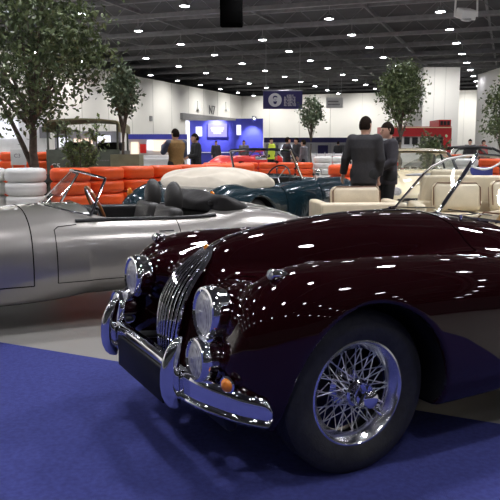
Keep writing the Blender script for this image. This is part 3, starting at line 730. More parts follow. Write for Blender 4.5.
# ---- closed cars further back
def coupe(name, label, loc, rz, paint, roofmat, pillar, L=(-3.3, .85), belt=.86, roof=1.28, cab=(-.75, -1.25, -2.3, -2.9), hw=.84, wheelmat='chrome', scoop=False, h=.03):
    c = thing(name, label, 'car', loc, rz)
    wb = -2.45
    sp = dict(x=L, wr=.32, bot=.2, zc=.5, n=3.2, arch=[(0, .36), (wb, .36)],
      top=[(L[1], .52), (L[1]-.12, .64), (.4, .76), (-.2, belt-.06), (-.9, belt), (-2.4, belt), (-2.9, belt-.04), (L[0]+.1, .72), (L[0], .6)],
      hw=[(L[1], hw-.24), (.5, hw-.06), (0, hw-.02), (-1, hw), (-2.4, hw-.01), (-3, hw-.06), (L[0], hw-.2)],
      fen=[([(L[1], .56), (.5, .78), (0, belt), (-.6, belt-.02), (-1.2, .7), (-3.4, .5)], hw-.22, .20), ([(1, .46), (-1.4, .62), (-2, belt-.04), (-2.45, belt+.02), (-2.9, belt-.04), (L[0], .6)], hw-.22, .20)], door=(-1.8, -.8, .36), bonnet=(-.6, .42, .6))
    F, pp = build_body(sp, c, h, (paint, M['black']))
    xb, xr0, xr1, xt = cab
    r1, r0 = (.60, .70) if scoop else (.52, .64)
    roofm = MB()
    xs = np.linspace(xr0, xr1, 7)
    def sec(x, zt, w): return [Vector((x, w*math.copysign(abs(math.cos(a))**.5, math.cos(a)), zt-.09+.09*abs(math.sin(a))**.6)) for a in np.linspace(0, PI, 13)]
    roofm.loft([sec(x, roof-.05*((x-(xr0+xr1)/2)/(.5*(xr1-xr0)))**2, r1+.03) for x in xs]+[sec(x, roof-.03-.06*((x-(xr0+xr1)/2)/(.5*(xr1-xr0)))**2, r1) for x in xs[::-1]], closed=False).build('roof', roofmat, c)
    for s in (1, -1):
        MB().tube([(xb, s*r0, belt-.02), ((xb+xr0)/2, s*(r0+r1)/2, (belt+roof)/2), (xr0, s*r1, roof-.10)], .030, 8).build('windscreen_pillar', pillar, c)
        MB().tube([(xt, s*r0, belt-.02), ((xt+xr1)/2, s*(r0+r1)/2, (belt+roof)/2), (xr1, s*r1, roof-.10)], .045, 8).build('rear_pillar', pillar, c)
        MB().add([(xb, s*r0, belt-.02), (xr0, s*r1, roof-.10), (xr1, s*r1, roof-.10), (xt, s*r0, belt-.02)], [(0, 1, 2, 3)]).build('side_window', M['glass'], c)
        MB().tube([((xr0+xr1)/2-.1, s*r0, belt-.02), ((xr0+xr1)/2-.1, s*r1, roof-.10)], .02, 6).build('door_pillar', pillar, c)
        for x in (0, wb): plain_wheel(c, (x, s*(hw-.16), .32), .32, .09, M[wheelmat], s < 0)
        q = settle(F, [(1.5, s*(hw-.24), .58)], (-1, 0, 0))[0]
        MB().ball(q, (.04, .085, .085)).build('headlamp', M['lens'], c)
        car_seat(c, -1.55, s*.33, .42, M['black'], None, .46, .50, .2)
    MB().loft([[(xb+.04-.14*t*0-.10*abs(y)**2+(xr0-xb)*t, y*(r0+(r1-r0)*t), belt-.02+(roof-.08-belt)*t) for y in np.linspace(-1, 1, 7)] for t in (0, .5, 1)], closed=False).build('windscreen', M['glass'], c)
    MB().loft([[(xt+(xr1-xt)*t, y*(r0+(r1-r0)*t), belt-.02+(roof-.08-belt)*t) for y in np.linspace(-1, 1, 5)] for t in (0, 1)], closed=False).build('rear_window', M['glass'], c)
    for x, s0 in ((L[1]+.02, 1), (L[0]-.02, -1)):
        MB().tube([(x-s0*.12, -hw+.1, .42), (x, -.4, .42), (x+s0*.02, 0, .42), (x, .4, .42), (x-s0*.12, hw-.1, .42)], .04, 8, flat=1.4).build('bumper', M['chrome'], c)
    if scoop:
        q = settle(F, [(.0, 0, 1.2)], (0, 0, -1))[0]
        MB().ball(q, (.10, .40, .035)).build('bonnet_scoop', M['greypanel'], c)
    return c
coupe('cream_coupe', 'cream coupe with dark window pillars facing the camera behind the maroon roadster windscreen', (3.26, 12.95, 0), math.radians(-93), M['cream_paint'], M['cream_paint'], M['black'], roof=1.33, belt=.93, scoop=True, cab=(-.65, -1.05, -2.2, -2.9), hw=.90, h=.022)
coupe('red_car', 'bright red car beyond the teal convertible windscreen, in front of the blue booth', (-1.0, 34, 0), math.radians(225), M['red_paint'], M['red_paint'], M['black'], roof=1.26, belt=.95, h=.035)
coupe('black_car', 'black car parked far behind the cream coupe and the low bush', (6.6, 26, 0), math.radians(190), M['black'], M['black'], M['black'], roof=1.42, belt=.95, cab=(-.6, -.95, -2.2, -2.75), h=.035)
coupe('white_car', 'pale car seen behind the leafy tree at the far left', (-8.2, 27, 0), math.radians(165), M['silver'], M['silver'], M['black'], roof=1.4, belt=.92, h=.035)
# ================================================================== tyre barriers
def tyre_mesh(name, mat):
    m = MB().lathe([(.185, -.095), (.20, -.103), (.255, -.103), (.292, -.085), (.308, -.055), (.311, -.02), (.305, 0), (.311, .02), (.308, .055), (.292, .085), (.255, .103), (.20, .103), (.185, .095), (.19, 0)], 32, None, True)
    return m.mesh(name, mat, ang=60)
TW, TO, TB = tyre_mesh('white_tyre', M['whitetyre']), tyre_mesh('orange_tyre', M['orangetyre']), tyre_mesh('black_tyre', M['rubber'])
def stack(x, y, n, me, name, label, group):
    for k in range(n):
        o = bpy.data.objects.new('tyre', me); C.objects.link(o); o.location = (x+rng.uniform(-.003, .003), y+rng.uniform(-.003, .003), .1035+k*.2065); o.rotation_euler = (0, 0, rng.uniform(0, 6))
        tag(o, label, 'tyre', group)
for x in (-4.70, -4.07, -3.45): stack(x, 10.8, 5, TW, 'white_tyre', 'white painted tyre in the barrier behind the silver roadster bonnet', 'white tyres at the left of the barrier')
for i in range(7): stack(-2.80+.43*i, 10.95+.50*i if i < 6 else 13.95, 5, TO, 'orange_tyre', 'orange painted tyre in the barrier between silver roadster and military truck', 'orange tyres behind the silver roadster')
for i in range(8): stack(-1.3+.635*i, 24.2+.02*i, 4 if i < 6 else 5, TO if i < 6 else TW, 'orange_tyre' if i < 6 else 'white_tyre', ('orange painted tyre in the low barrier seen over the teal convertible' if i < 6 else 'white painted tyre in the low barrier seen over the teal convertible nose'), ('orange tyres behind the teal convertible' if i < 6 else 'white tyres behind the teal convertible'))
stack(3.79, 24.36, 5, TW, 'white_tyre', 'white painted tyre in the low barrier seen over the teal convertible nose', 'white tyres behind the teal convertible')
for i in range(1): stack(1.74, 12.9, 5, TO, 'orange_tyre', 'orange painted tyre stacked behind the two men in suits', 'orange tyres behind the two men')
for i in range(3): stack(-6.35+.635*i, 17.0, 6, TO, 'orange_tyre', 'orange painted tyre stacked behind the leafy tree trunk at left', 'orange tyres behind the left tree')
for x, me, nm in ((5.36, TW, 'white'), (6.0, TW, 'white'), (6.64, TO, 'orange'), (7.28, TW, 'white'), (7.92, TO, 'orange')):
    stack(x, 19.5, 5, me, nm+'_tyre', nm+' painted tyre in the mixed barrier near the right edge', nm+' tyres near the right edge')
for x in (5.7, 6.34): stack(x, 21.0, 5, TB, 'black_tyre', 'black tyre stacked beyond the cream coupe roof, left of the blue barrier', 'black tyres beyond the cream coupe')

# ================================================================== trees
def tree(name, label, loc, H, cz, rx, rz_, nl, ls, mat, fork=.45, lean=0., tr=.05, seed=1, holes=.0, pot=True, ncl=60):
    R = np.random.default_rng(seed); t = thing(name, label, 'tree', loc)
    z0 = .35 if pot else 0.
    tb = MB(); fz = H*fork
    tb.tube([(0, 0, z0), (.02+lean*.3, .01, z0+(fz-z0)*.35), (lean*.6-.015, -.01, z0+(fz-z0)*.7), (lean, 0, fz)], [tr*1.15, tr, tr*.9, tr*.8], 10)
    tb.build('trunk', M['bark'], t)
    if name == 'tall_tree': MB().tube([(0, 0, .9), (-.18, .02, 1.35), (-.36, .03, 1.75), (-.62, .05, 2.3)], [.05, .045, .04, .02], 8).build('side_stem', M['bark'], t)
    cl = []
    while len(cl) < ncl:
        p = R.normal(size=3); p /= np.linalg.norm(p); p *= R.uniform(.25, 1)**.5
        q = np.array([lean+p[0]*rx, p[1]*rx, cz+p[2]*rz_]); taper = 1-.45*max(0, p[2])**2-.25*max(0, -p[2])
        q[0] = lean+(q[0]-lean)*taper; q[1] *= taper; cl.append(q)
    for q in cl[:18]:
        a = Vector((lean, 0, fz*R.uniform(.92, 1.0)+ (q[2]-fz)*.15)); b = Vector(q); m_ = a.lerp(b, .5)+Vector((0, 0, .08*rz_))
        MB().tube([a, m_, b], [tr*.45, tr*.28, tr*.1], 6).build('branch', M['bark'], t)
    V = []; Fc = []; per = nl//ncl; cr = .34*max(rx, rz_)
    for q in cl:
        for k in range(per):
            p = q+R.normal(size=3)*cr*np.array([.5, .5, .42])
            d = R.normal(size=3); d[2] -= .5; d /= np.linalg.norm(d); u = np.cross(d, R.normal(size=3)); u /= np.linalg.norm(u)
            L = ls*R.uniform(.7, 1.3); w = L*.26; nrm = np.cross(d, u)*L*.08; o = len(V)
            V += [p-d*L/2, p+u*w-d*L*.05+nrm, p+d*L/2, p-u*w-d*L*.05+nrm]; Fc += [(o, o+1, o+2), (o, o+2, o+3)]
    MB().add(V, Fc).build('foliage', mat, t, smooth=False)
    if pot:
        MB().lathe([(0, 0), (.20, 0), (.25, .34), (.27, .36), (.25, .38), (.23, .34), (0, .33)], 24).build('pot', M['black'], t)
    return t
def ground(u, D): return ((u-250)/FPX*D*1.0, D, 0)
def gx(u, D): return at(u, 148, Y=D).x
tree('tall_tree', 'large leafy tree filling the top left corner behind the white tyres', (gx(34, 12.2), 12.2, 0), 4.6, 3.05, 1.2, 1.35, 7600, .105, M['leaf'], .36, .0, .075, 3, ncl=120)
tree('slim_tree', 'small round-headed tree beside the military truck, in an olive planter', (gx(123.5, 14.9), 14.9, 0), 3.25, 2.52, .30, .50, 2200, .10, M['leafgrey'], .45, .0, .035, 5, pot=False, ncl=60)
tree('sparse_tree', 'thin sparse young tree below the hanging navy banner', (gx(311, 27), 27, 0), 3.3, 2.66, .44, .56, 1300, .12, M['leafgrey'], .45, .0, .03, 8, ncl=45)
tree('bushy_tree', 'dense oval tree behind the two men in suits', (gx(400, 18.2), 18.2, 0), 3.7, 2.76, .50, .76, 4200, .10, M['leaf'], .40, .0, .04, 11, ncl=90)
tree('edge_tree', 'dark tree cut off by the right edge of the picture', (gx(502, 17.4), 17.4, 0), 2.9, 2.15, .42, .75, 2000, .10, M['leaf'], .4, .0, .035, 13, ncl=50)
def shrub(name, label, loc, h, r, n, ls, mat, seed):
    R = np.random.default_rng(seed); t = thing(name, label, 'shrub', loc); V = []; Fc = []
    for s in range(16):
        a = R.uniform(0, 2*PI); tip = Vector((math.cos(a)*r*R.uniform(.4, 1), math.sin(a)*r*R.uniform(.4, 1), h*R.uniform(.65, 1)))
        mid = Vector((tip.x*.35, tip.y*.35, tip.z*.6)); MB().tube([(0, 0, .0), mid, tip], [.012, .009, .004], 5).build('stem', M['bark'], t)
        for k in range(n//16):
            f = R.uniform(.3, 1); p = np.array(mid.lerp(tip, (f-.3)/.7))+R.normal(size=3)*.07; d = R.normal(size=3); d /= np.linalg.norm(d); u = np.cross(d, R.normal(size=3)); u /= np.linalg.norm(u); o = len(V); L = ls*R.uniform(.7, 1.3)
            V += [p-d*L/2, p+u*L*.28, p+d*L/2, p-u*L*.28]; Fc += [(o, o+1, o+2), (o, o+2, o+3)]
    MB().add(V, Fc).build('foliage', mat, t, smooth=False); return t
shrub('leafy_shrub', 'leafy green shrub in front of the military truck', (gx(80, 13.9), 13.9, 0), 1.95, .50, 620, .10, M['leafbright'], 4)
shrub('low_bush', 'low dark green bush between the cream coupe roof and the red bus', (gx(434, 20.2), 20.2, 0), 1.75, .60, 900, .11, M['leaf'], 6)
pb = MB()
for dx in (-.28, .28): pb.box((dx, 0, .61), (.04, .56, 1.2))
for dy in (-.28, .28): pb.box((0, dy, .61), (.60, .04, 1.2))
pb.box((0, 0, .10), (.56, .56, .04))
pl = pb.build('planter', M['olivebox'], None, False); pl.location = (gx(127, 14.9), 14.9, .0); tag(pl, 'square olive wooden planter at the foot of the slim tree', 'planter')
pl.location.z = -.01

# ================================================================== military truck
TX, TY = gx(83, 15.6), 15.6
tk = thing('military_truck', 'olive green military truck with canvas roof behind the orange tyres', 'truck', (TX, TY, 0), math.radians(4))
MB().box((0, 1.1, .80), (1.60, 2.2, .10), 0, .02).build('load_bed', M['olive'], tk)
MB().box((0, 0, 1.02), (1.60, .05, .56), 0, .015).build('tailgate', M['olive'], tk)
for s in (-1, 1):
    MB().box((s*.78, 1.1, 1.02), (.05, 2.2, .50), 0, .015).build('side_board', M['olive'], tk)
    for y in (.02, 1.1, 2.15): MB().tube([(s*.76, y, .8), (s*.76, y, 1.86)], .024, 8).build('hood_stick', M['olive'], tk)
    plain_wheel(tk, (s*.70, .55, .40), .40, .11, M['olive'], s < 0); plain_wheel(tk, (s*.70, 2.9, .40), .40, .11, M['olive'], s < 0)
    MB().ball((s*.68, -.05, .92), (.04, .03, .04)).build('tail_lamp', M['redlens'], tk)
    MB().box((s*.70, 2.9, .86), (.34, .9, .06), 0, .02).build('mudguard', M['olive'], tk)
MB().tube([(.30, .02, .8), (.30, .02, 1.86)], .02, 8).build('hood_stick', M['olive'], tk)
sec = [(-.82, 1.68), (-.81, 1.86), (-.74, 1.93), (-.4, 1.965), (0, 1.975), (.4, 1.965), (.74, 1.93), (.81, 1.86), (.82, 1.68), (.79, 1.68), (.78, 1.85), (.72, 1.90), (0, 1.945), (-.72, 1.90), (-.78, 1.85), (-.79, 1.68)]
MB().loft([[(x, y, z) for x, z in sec] for y in (-.08, .5, 1.1, 1.7, 2.3)], True, True).build('canvas_roof', M['canvas'], tk)
MB().box((0, 3.0, .85), (1.3, 1.3, .55), 0, .08).build('engine_cover', M['olive'], tk)
for x in (-.4, .4): MB().box((x, 1.7, 1.22), (.60, .5, .50), 0, .06).build('seat', M['black'], tk)
tx = MB()
for r, (z, n, h, w) in enumerate(((1.12, 7, .035, .03), (1.06, 14, .028, .026))):
    for k in range(n): tx.box((.10+k*w*1.35+(.0 if r else 0), -.03, z), (w*.75, .006, h*(.8+.2*(k % 2))))
tx.build('painted_lettering', M['greypanel'], tk, False)
def text(body, size, mat, loc, rot, parent, name, ext=.004, align='CENTER', bold=0.):
    cu = bpy.data.curves.new(name, 'FONT'); cu.body = body; cu.size = size; cu.extrude = ext; cu.align_x = align; cu.align_y = 'CENTER'; cu.offset = bold
    tmp = bpy.data.objects.new(name, cu); C.objects.link(tmp); dg = bpy.context.evaluated_depsgraph_get()
    me = bpy.data.meshes.new_from_object(tmp.evaluated_get(dg)); C.objects.unlink(tmp); bpy.data.objects.remove(tmp)
    o = bpy.data.objects.new(name, me); me.materials.clear(); me.materials.append(mat); C.objects.link(o); o.location = loc; o.rotation_euler = rot; o.parent = parent; return o
text('C5', .17, M['white'], (-.60, -.032, .93), (PI/2, 0, 0), tk, 'painted_number')
# standing sign beside it at the far left
sg = thing('notice_board', 'pale grey board on legs beside the orange tyres at far left', 'board', (gx(18, 16.4), 16.4, 0))
MB().box((0, 0, 1.12), (.36, .03, .36), 0, .005).build('board', M['offwhite'], sg)
for x in (-.15, .15): MB().tube([(x, 0, 0), (x, 0, 1.0)], .015, 6).build('leg', M['steel'], sg)
text('C3', .13, M['greypanel'], (-.02, -.018, 1.15), (PI/2, 0, 0), sg, 'lettering')

# ================================================================== sofas
def armchair(name, label, loc, rz, w=1.06, cw=.70, cush=1, ch=.34):
    a = thing(name, label, 'armchair', loc, rz)
    MB().box((0, 0, .25), (w, .80, .34), 0, .03).build('base', M['cream'], a)
    MB().box((0, .33, .39), (w, .16, .50), 0, .04).build('back', M['cream'], a)
    for s in (-1, 1):
        MB().box((s*(w/2-.07), -.02, .39), (.14, .78, .50), 0, .04).build('arm', M['cream'], a)
        for y in (-.32, .32): MB().tube([(s*(w/2-.1), y, 0), (s*(w/2-.1), y, .09)], .025, 8).build('foot', M['black'], a)
    MB().box((0, -.06, .44), (w-.30, .62, .14), 0, .05).build('seat_cushion', M['cream'], a)
    return a
def back_cushion(parent, c, d, rx, rz=0):
    p = MB().box(c, d, rz, .07, rx).build('back_cushion', M['cream'], parent)
    R = Matrix.Translation(c) @ Matrix.Rotation(rz, 4, 'Z') @ Matrix.Rotation(rx, 4, 'X'); w, t, h = d[0]/2-.012, d[1]/2-.02, d[2]/2-.012
    for s in (-1, 1):
        pts = [(-w, s*t, -h+.06), (-w, s*t, h-.06), (-w+.05, s*t, h), (w-.05, s*t, h), (w, s*t, h-.06), (w, s*t, -h+.06)]
        MB().tube([R @ Vector(q) for q in pts], .008, 6).build('piping', M['piping'], p)
    return p
s1 = armchair('cream_armchair', 'cream leather armchair with brown piped back cushion behind the maroon bonnet', (gx(358, 9.4), 9.4, 0), math.radians(186), 1.16)
back_cushion(s1, (.05, .10, .66), (.66, .20, .36), .15)
s2 = armchair('cream_sofa', 'cream leather sofa with loose cushions seen through the maroon roadster windscreen', (gx(492, 8.9), 9.0, 0), math.radians(-6), 1.9)
back_cushion(s2, (.34, .16, .72), (.55, .18, .40), -.25, .1); back_cushion(s2, (-.36, .16, .70), (.62, .18, .38), -.25)
MB().box((-.05, .37, .60), (1.5, .10, .76), 0, .04).build('back_panel', M['cream'], s2)
s3 = armchair('tall_armchair', 'tall cream leather armchair in front of the cream coupe', (gx(446, 10.6), 10.6, 0), math.radians(180), .62)
MB().box((0, .28, .80), (.58, .14, .46), 0, .05).build('headboard', M['cream'], s3)
# ================================================================== people
def person(name, label, loc, rz, top, legs, hair=True, H=1.75, pose=None, topcut=.78, h=.012, vest=None, collar=None, turn=0., sleeves=None, nod=0.):
    """facing +X, left is +Y; pose: dict side -> (elbow, wrist); legs: trouser material"""
    k = H/1.75; p = thing(name, label, 'person', loc, rz); p.scale = (k, k, k)
    pose = pose or {}
    arm = {s: pose.get(s, ((.0, s*.245, 1.14), (.06, s*.26, .90))) for s in (1, -1)}
    sh = {s: (0., s*.185, 1.42) for s in (1, -1)}
    st_ = pose.get('stride', 0.)
    hip = {s: (0., s*.085, .93) for s in (1, -1)}; kn = {s: (.02+s*st_*.5, s*.095, .50) for s in (1, -1)}; an = {s: (-.03+s*st_, s*.10, .085) for s in (1, -1)}
    hc, hs = math.cos(turn), math.sin(turn)
    def headframe(x, y, z):
        u = x-.025; a = u*hc+y*hs; b = -u*hs+y*hc; zz = z-1.62
        return a*math.cos(nod)-zz*math.sin(nod), b, a*math.sin(nod)+zz*math.cos(nod)
    def torso(x, y, z, g=0.):
        f = sell(x*np.where(x > 0, 1., 1.05), 0*z, .115+g, 1., 2)*0
        w = np.interp(z, [.80, .95, 1.10, 1.30, 1.42, 1.47], [.165, .17, .145, .175, .18, .12]); d = np.interp(z, [.80, .95, 1.10, 1.30, 1.42, 1.47], [.115, .115, .105, .12, .10, .07])
        f = sell(x, y, d+g, w+g, 2.3); return smax(smax(f, z-1.47-g, .06), .82-g-z, .05)
    def arms(x, y, z, g=0., full=True):
        f = 9.+0*x
        for s in (1, -1):
            e, w_ = arm[s]; f = np.minimum(f, smin(cone(x, y, z, sh[s], e, .060+g, .044+g), cone(x, y, z, e, w_, .044+g, .029+g*1.3), .02))
        return f
    def legf(x, y, z, g=0.):
        f = 9.+0*x
        for s in (1, -1): f = np.minimum(f, smin(cone(x, y, z, hip[s], kn[s], .092+g, .058+g), cone(x, y, z, kn[s], an[s], .058+g, .040+g*1.6), .03))
        return f
    def hands(x, y, z):
        f = 9.+0*x
        for s in (1, -1):
            e, w_ = np.array(arm[s][0]), np.array(arm[s][1]); d = (w_-e)/np.linalg.norm(w_-e)
            side = np.cross(d, np.array([0, s, 0.]));  side = side/np.linalg.norm(side) if np.linalg.norm(side) > .2 else np.array([1., 0, 0])
            pn = np.cross(side, d); c = w_+d*.055
            for o in (-.024, -.008, .008, .024): f = smin(f, cone(x, y, z, w_+side*o*.7+d*.01, w_+side*o+d*.085, .014, .013), .012)
            for o, L in ((-.027, .062), (-.009, .074), (.009, .078), (.027, .070)):
                b0 = w_+side*o+d*.085; b1 = b0+d*L*.5-pn*s*.008; b2 = b1+d*L*.42-pn*s*.022
                f = np.minimum(f, np.minimum(cone(x, y, z, b0, b1, .0105, .0095), cone(x, y, z, b1, b2, .0095, .008)))
            t0 = w_+side*.026+d*.02; t1 = t0+side*.03+d*.035-pn*s*.01; t2 = t1+d*.034+side*.004-pn*s*.012
            f = np.minimum(f, np.minimum(cone(x, y, z, t0, t1, .014, .011), cone(x, y, z, t1, t2, .011, .009)))
        return f
    def head(x, y, z):
        a, b, c = headframe(x, y, z)
        f = sell(np.sqrt((a/.098)**2+(b/.076)**2), c+.0, 1., .125, 2.1)*.11 if False else (np.sqrt((a/.098)**2+(b/.077)**2+(c/.122)**2)-1)*.085
        f = smin(f, cone(a, b, c, (.045, 0, -.075), (.062, 0, -.095), .042, .034), .04)          # jaw
        f = smin(f, cone(a, b, c, (.094, 0, .005), (.112, 0, -.028), .010, .015), .012)           # nose
        f = smin(f, cone(a, np.abs(b), c, (.09, .03, .025), (.086, .036, .024), .010, .010), .015)  # brow
        f = smax(f, -cone(a, np.abs(b), c, (.100, .030, .004), (.100, .034, .004), .010, .010), .008)
        f = smin(f, cone(a, b, c, (.094, -.018, -.058), (.094, .018, -.058), .007, .007), .008)   # lips
        f = np.minimum(f, cone(a, np.abs(b), c, (-.005, .079, .018), (-.002, .076, -.024), .014, .010))  # ears
        return f
    def body(x, y, z):
        f = smin(torso(x, y, z), arms(x, y, z), .04); f = smin(f, legf(x, y, z), .04)
        f = smin(f, cone(x, y, z, (-.01, 0, 1.42), (.015, 0, 1.56), .058, .052), .03); f = smin(f, head(x, y, z), .02)
        for s in (1, -1): f = smin(f, cone(x, y, z, (an[s][0]-.03, an[s][1], .045), (an[s][0]+.16, an[s][1]+s*.02, .032), .036, .028), .03)
        return smin(f, hands(x, y, z), .012)
    xs = [arm[s][i][0] for s in (1, -1) for i in (0, 1)]; ys = [abs(arm[s][i][1]) for s in (1, -1) for i in (0, 1)]
    lo = (min(-.28, min(xs)-.2, -.22-abs(st_)), -max(.34, max(ys)+.2), -.01); hi = (max(.30, max(xs)+.24, .28+abs(st_)), -lo[1], 1.80)
    P, Q, N = nets(body, lo, hi, h); np_obj('body', P, Q, N, M['skin'], p)
    def jacket(x, y, z):
        sl = arms(x, y, z, .020)
        for s in (1, -1):
            e, w_ = np.array(arm[s][0]), np.array(arm[s][1]); d = (w_-e)/np.linalg.norm(w_-e); q = w_-d*.005
            cutp = (x-q[0])*d[0]+(y-q[1])*d[1]+(z-q[2])*d[2]
            near = (x-w_[0])**2+(y-w_[1])**2+(z-w_[2])**2 < .02; sl = np.where(near, np.maximum(sl, cutp), sl)
        f = smin(smax(torso(x, y, np.maximum(z, .9), .024), topcut-z, .01), sl, .045)
        return smax(f, -cone(x, y, z, (.06, 0, 1.52), (.02, 0, 1.6), .065, .09), .01)
    P, Q, N = nets(jacket, lo, hi, .016); jk = np_obj('jacket', P, Q, N, top, p)
    if sleeves is not None or vest is not None:
        jk.data.materials.append(sleeves or vest); 
        c = P[Q].mean(1); d = np.minimum(arms(c[:, 0], c[:, 1], c[:, 2], .02), 9.); tt = torso(c[:, 0], c[:, 1], np.maximum(c[:, 2], .9), .024)
        for i, pl_ in enumerate(jk.data.polygons): pl_.material_index = 1 if d[i] < tt[i]-.004 else 0
    def trs(x, y, z):
        f = smin(legf(x, y, z, .018), smax(sell(x, y, .125, .185, 2.3), np.maximum(z-1.02, .88-z), .03), .05); return np.maximum(f, .055-z)
    P, Q, N = nets(trs, lo, (hi[0], hi[1], 1.1), .016); np_obj('trousers', P, Q, N, legs, p)
    for s in (1, -1):
        def shoe(x, y, z): return np.maximum(smin(cone(x, y, z, (an[s][0]-.03, an[s][1], .05), (an[s][0]+.17, an[s][1]+s*.02, .035), .050, .040), cone(x, y, z, (an[s][0], an[s][1], .05), (an[s][0], an[s][1], .10), .046, .046), .03), -z)
        P, Q, N = nets(shoe, (an[s][0]-.12, an[s][1]-.12, -.02), (an[s][0]+.28, an[s][1]+.12, .18), .014); np_obj('shoe', P, Q, N, M['shoe'], p)
    if hair:
        def hr(x, y, z):
            a, b, c = headframe(x, y, z)
            f = (np.sqrt((a/.108)**2+(b/.087)**2+(c/.134)**2)-1)*.09
            f = smax(f, -((c-.035)+np.clip(-(a-.03)*2.2, 0, .10)), .015) if True else f
            return f
        P, Q, N = nets(hr, (-.2, -.2, 1.4), (.25, .2, 1.82), .012); np_obj('hair', P, Q, N, hair if hair is not True else M['hair'], p)
    if collar:
        MB().tube([(.02+.075*math.cos(a), .075*math.sin(a), 1.475+.01*math.cos(a)) for a in np.linspace(0, 2*PI, 20, endpoint=False)], .014, 8, closed=True).build('collar', collar, p)
    ey = MB()
    for s in (1, -1):
        a, b, c = .088, s*.031, .004; ca, cc = a*math.cos(nod)+c*math.sin(nod), -a*math.sin(nod)+c*math.cos(nod)
        MB().ball((.025+ca*hc-b*hs, ca*hs+b*hc, 1.62+cc), .009, 8, 6).build('eye', M['shoe'], p)
    return p
# two men in suits talking
person('person', 'tall man in charcoal suit seen from behind, arms hanging, left of the pair', (gx(364.5, 10.35), 10.35, 0), math.radians(62), M['suit'], M['trouser'], H=1.80, turn=-.25, topcut=.80,
  pose={1: ((-.02, .27, 1.15), (.04, .33, .93)), -1: ((.02, -.235, 1.14), (.10, -.19, .92))}, collar=M['shirt'])
person('person', 'man in dark suit facing left beside the taller man, forearms forward', (gx(388.5, 10.75), 10.75, 0), math.radians(188), M['suit2'], M['trouser'], H=1.73, turn=.1, topcut=.80,
  pose={1: ((.02, .25, 1.15), (.22, .16, 1.02)), -1: ((.05, -.24, 1.14), (.20, -.14, .96))}, collar=M['shirt'])
cm_ = (gx(176, 16.5), 16.5, 0)
person('person', 'man in brown waistcoat with blue sleeves seen from behind at the tyre barrier', cm_, math.radians(120), M['brownvest'], M['trouser'], H=1.78, sleeves=M['denim'], pose={1: ((.10, .27, 1.22), (.30, .18, 1.36)), -1: ((.08, -.25, 1.16), (.22, -.16, 1.06))}, turn=.3)
def person2(lbl, u, D, rz, top, legs, H=1.72, **kw): return person('person', lbl, (gx(u, D), D, 0), math.radians(rz), top, legs, H=H, **kw)
person2('person in black standing right of the man in the brown waistcoat', 196, 19, 200, M['trouser'], M['trouser'], pose={1: ((.06, .24, 1.15), (.24, .12, 1.10)), -1: ((.06, -.24, 1.15), (.24, -.12, 1.10))})
person2('person in bright yellow safety vest under the navy banner', 271, 33, -60, M['hivis'], M['trouser'], sleeves=M['greycloth'], H=1.78)
person2('man in dark jacket stepping right, below the sparse tree', 287, 26, 20, M['suit2'], M['trouser'], pose={'stride': .16, 1: ((-.1, .25, 1.16), (.05, .27, .95)), -1: ((.10, -.24, 1.16), (.28, -.22, 1.02))})
person2('man in black coat behind the stepping man', 297, 28, -150, M['suit'], M['trouser'], topcut=.6)
person2('person in grey coat at the foot of the sparse tree', 304, 25.4, 150, M['greycloth'], M['trouser'], H=1.62)
person2('person in dark clothes standing in front of the blue booth, left', 216, 40, -70, M['suit2'], M['trouser'])
person2('person in green-grey top in front of the blue booth, right', 244, 38, -100, M['greycloth'], M['trouser'])
person2('person in black with folded arms near the right wall pier', 437, 30, -80, M['suit'], M['trouser'], pose={1: ((.06, .25, 1.16), (.20, .02, 1.20)), -1: ((.06, -.25, 1.16), (.22, -.02, 1.17))})
person2('person in dark coat left of the tree at the right edge', 470, 31, -120, M['suit'], M['trouser'], H=1.70)
person2('person in red top beside the tree at the right edge', 483, 32, -60, M['redcloth'], M['trouser'], H=1.68)
person2('person in black looking at the stands, right of the white barrier', 338, 44, 60, M['trouser'], M['trouser'])
person2('person in grey looking at the stands, left of the bushy tree', 352, 46, 150, M['greycloth'], M['trouser'])
# ================================================================== stands and wall fittings
def quad(u0, v0, u1, v1, D, th, name, mat, parent=None, tilt=0.):
    a = at(u0, v1, Y=D); b = at(u1, v0, Y=D)
    return MB().box(((a.x+b.x)/2, D+th/2, (a.z+b.z)/2), (b.x-a.x, th, b.z-a.z)).build(name, mat, parent, False)
def stand(name, label, cat): return thing(name, label, cat)
# blue booth
bt = stand('blue_booth', 'tall blue exhibition booth with lit signs on the left wall of the hall', 'booth'); D = 46
def bx(u0, z0, u1, z1, D0, D1, name, mat, par):
    x0, x1 = gx(u0, D0), gx(u1, D0); return MB().box(((x0+x1)/2, (D0+D1)/2, (z0+z1)/2), (x1-x0, D1-D0, z1-z0)).build(name, mat, par, False)
bx(187, 0, 236, 3.05, 46, 46.2, 'back_wall', M['boothblue'], bt); bx(236, 0, 263, 3.1, 44, 44.2, 'side_wall', M['boothblue'], bt)
bx(186, 0, 188, 3.0, 44.5, 46, 'end_panel', M['screenwhite'], bt)
g_ = bx(208, 2.0, 227, 2.85, 45.8, 45.98, 'lit_sign', M['screen'], bt)
for r, (u0, u1, z) in enumerate(((211, 224, 2.55), (212, 223, 2.40), (214, 221, 2.25))):
    n = 9-r
    for i in range(1): 
        m = MB(); x0, x1 = gx(u0, 45.8), gx(u1, 45.8); w_ = (x1-x0)/n
        for q in range(n): m.box((x0+(q+.5)*w_, 45.78, z), (w_*.7, .01, .09))
        m.build('sign_lettering', M['screenwhite'], g_, False)
bx(196, 2.05, 202, 2.65, 45.8, 45.98, 'lit_panel', M['screenwhite'], bt); bx(236.6, 2.1, 241, 2.7, 43.8, 43.98, 'lit_panel', M['screenwhite'], bt)
bx(190, .0, 232, 1.0, 43, 43.8, 'counter', M['boothblue'], bt); bx(189, 1.0, 233, 1.05, 42.95, 43.85, 'counter_top', M['white'], bt)
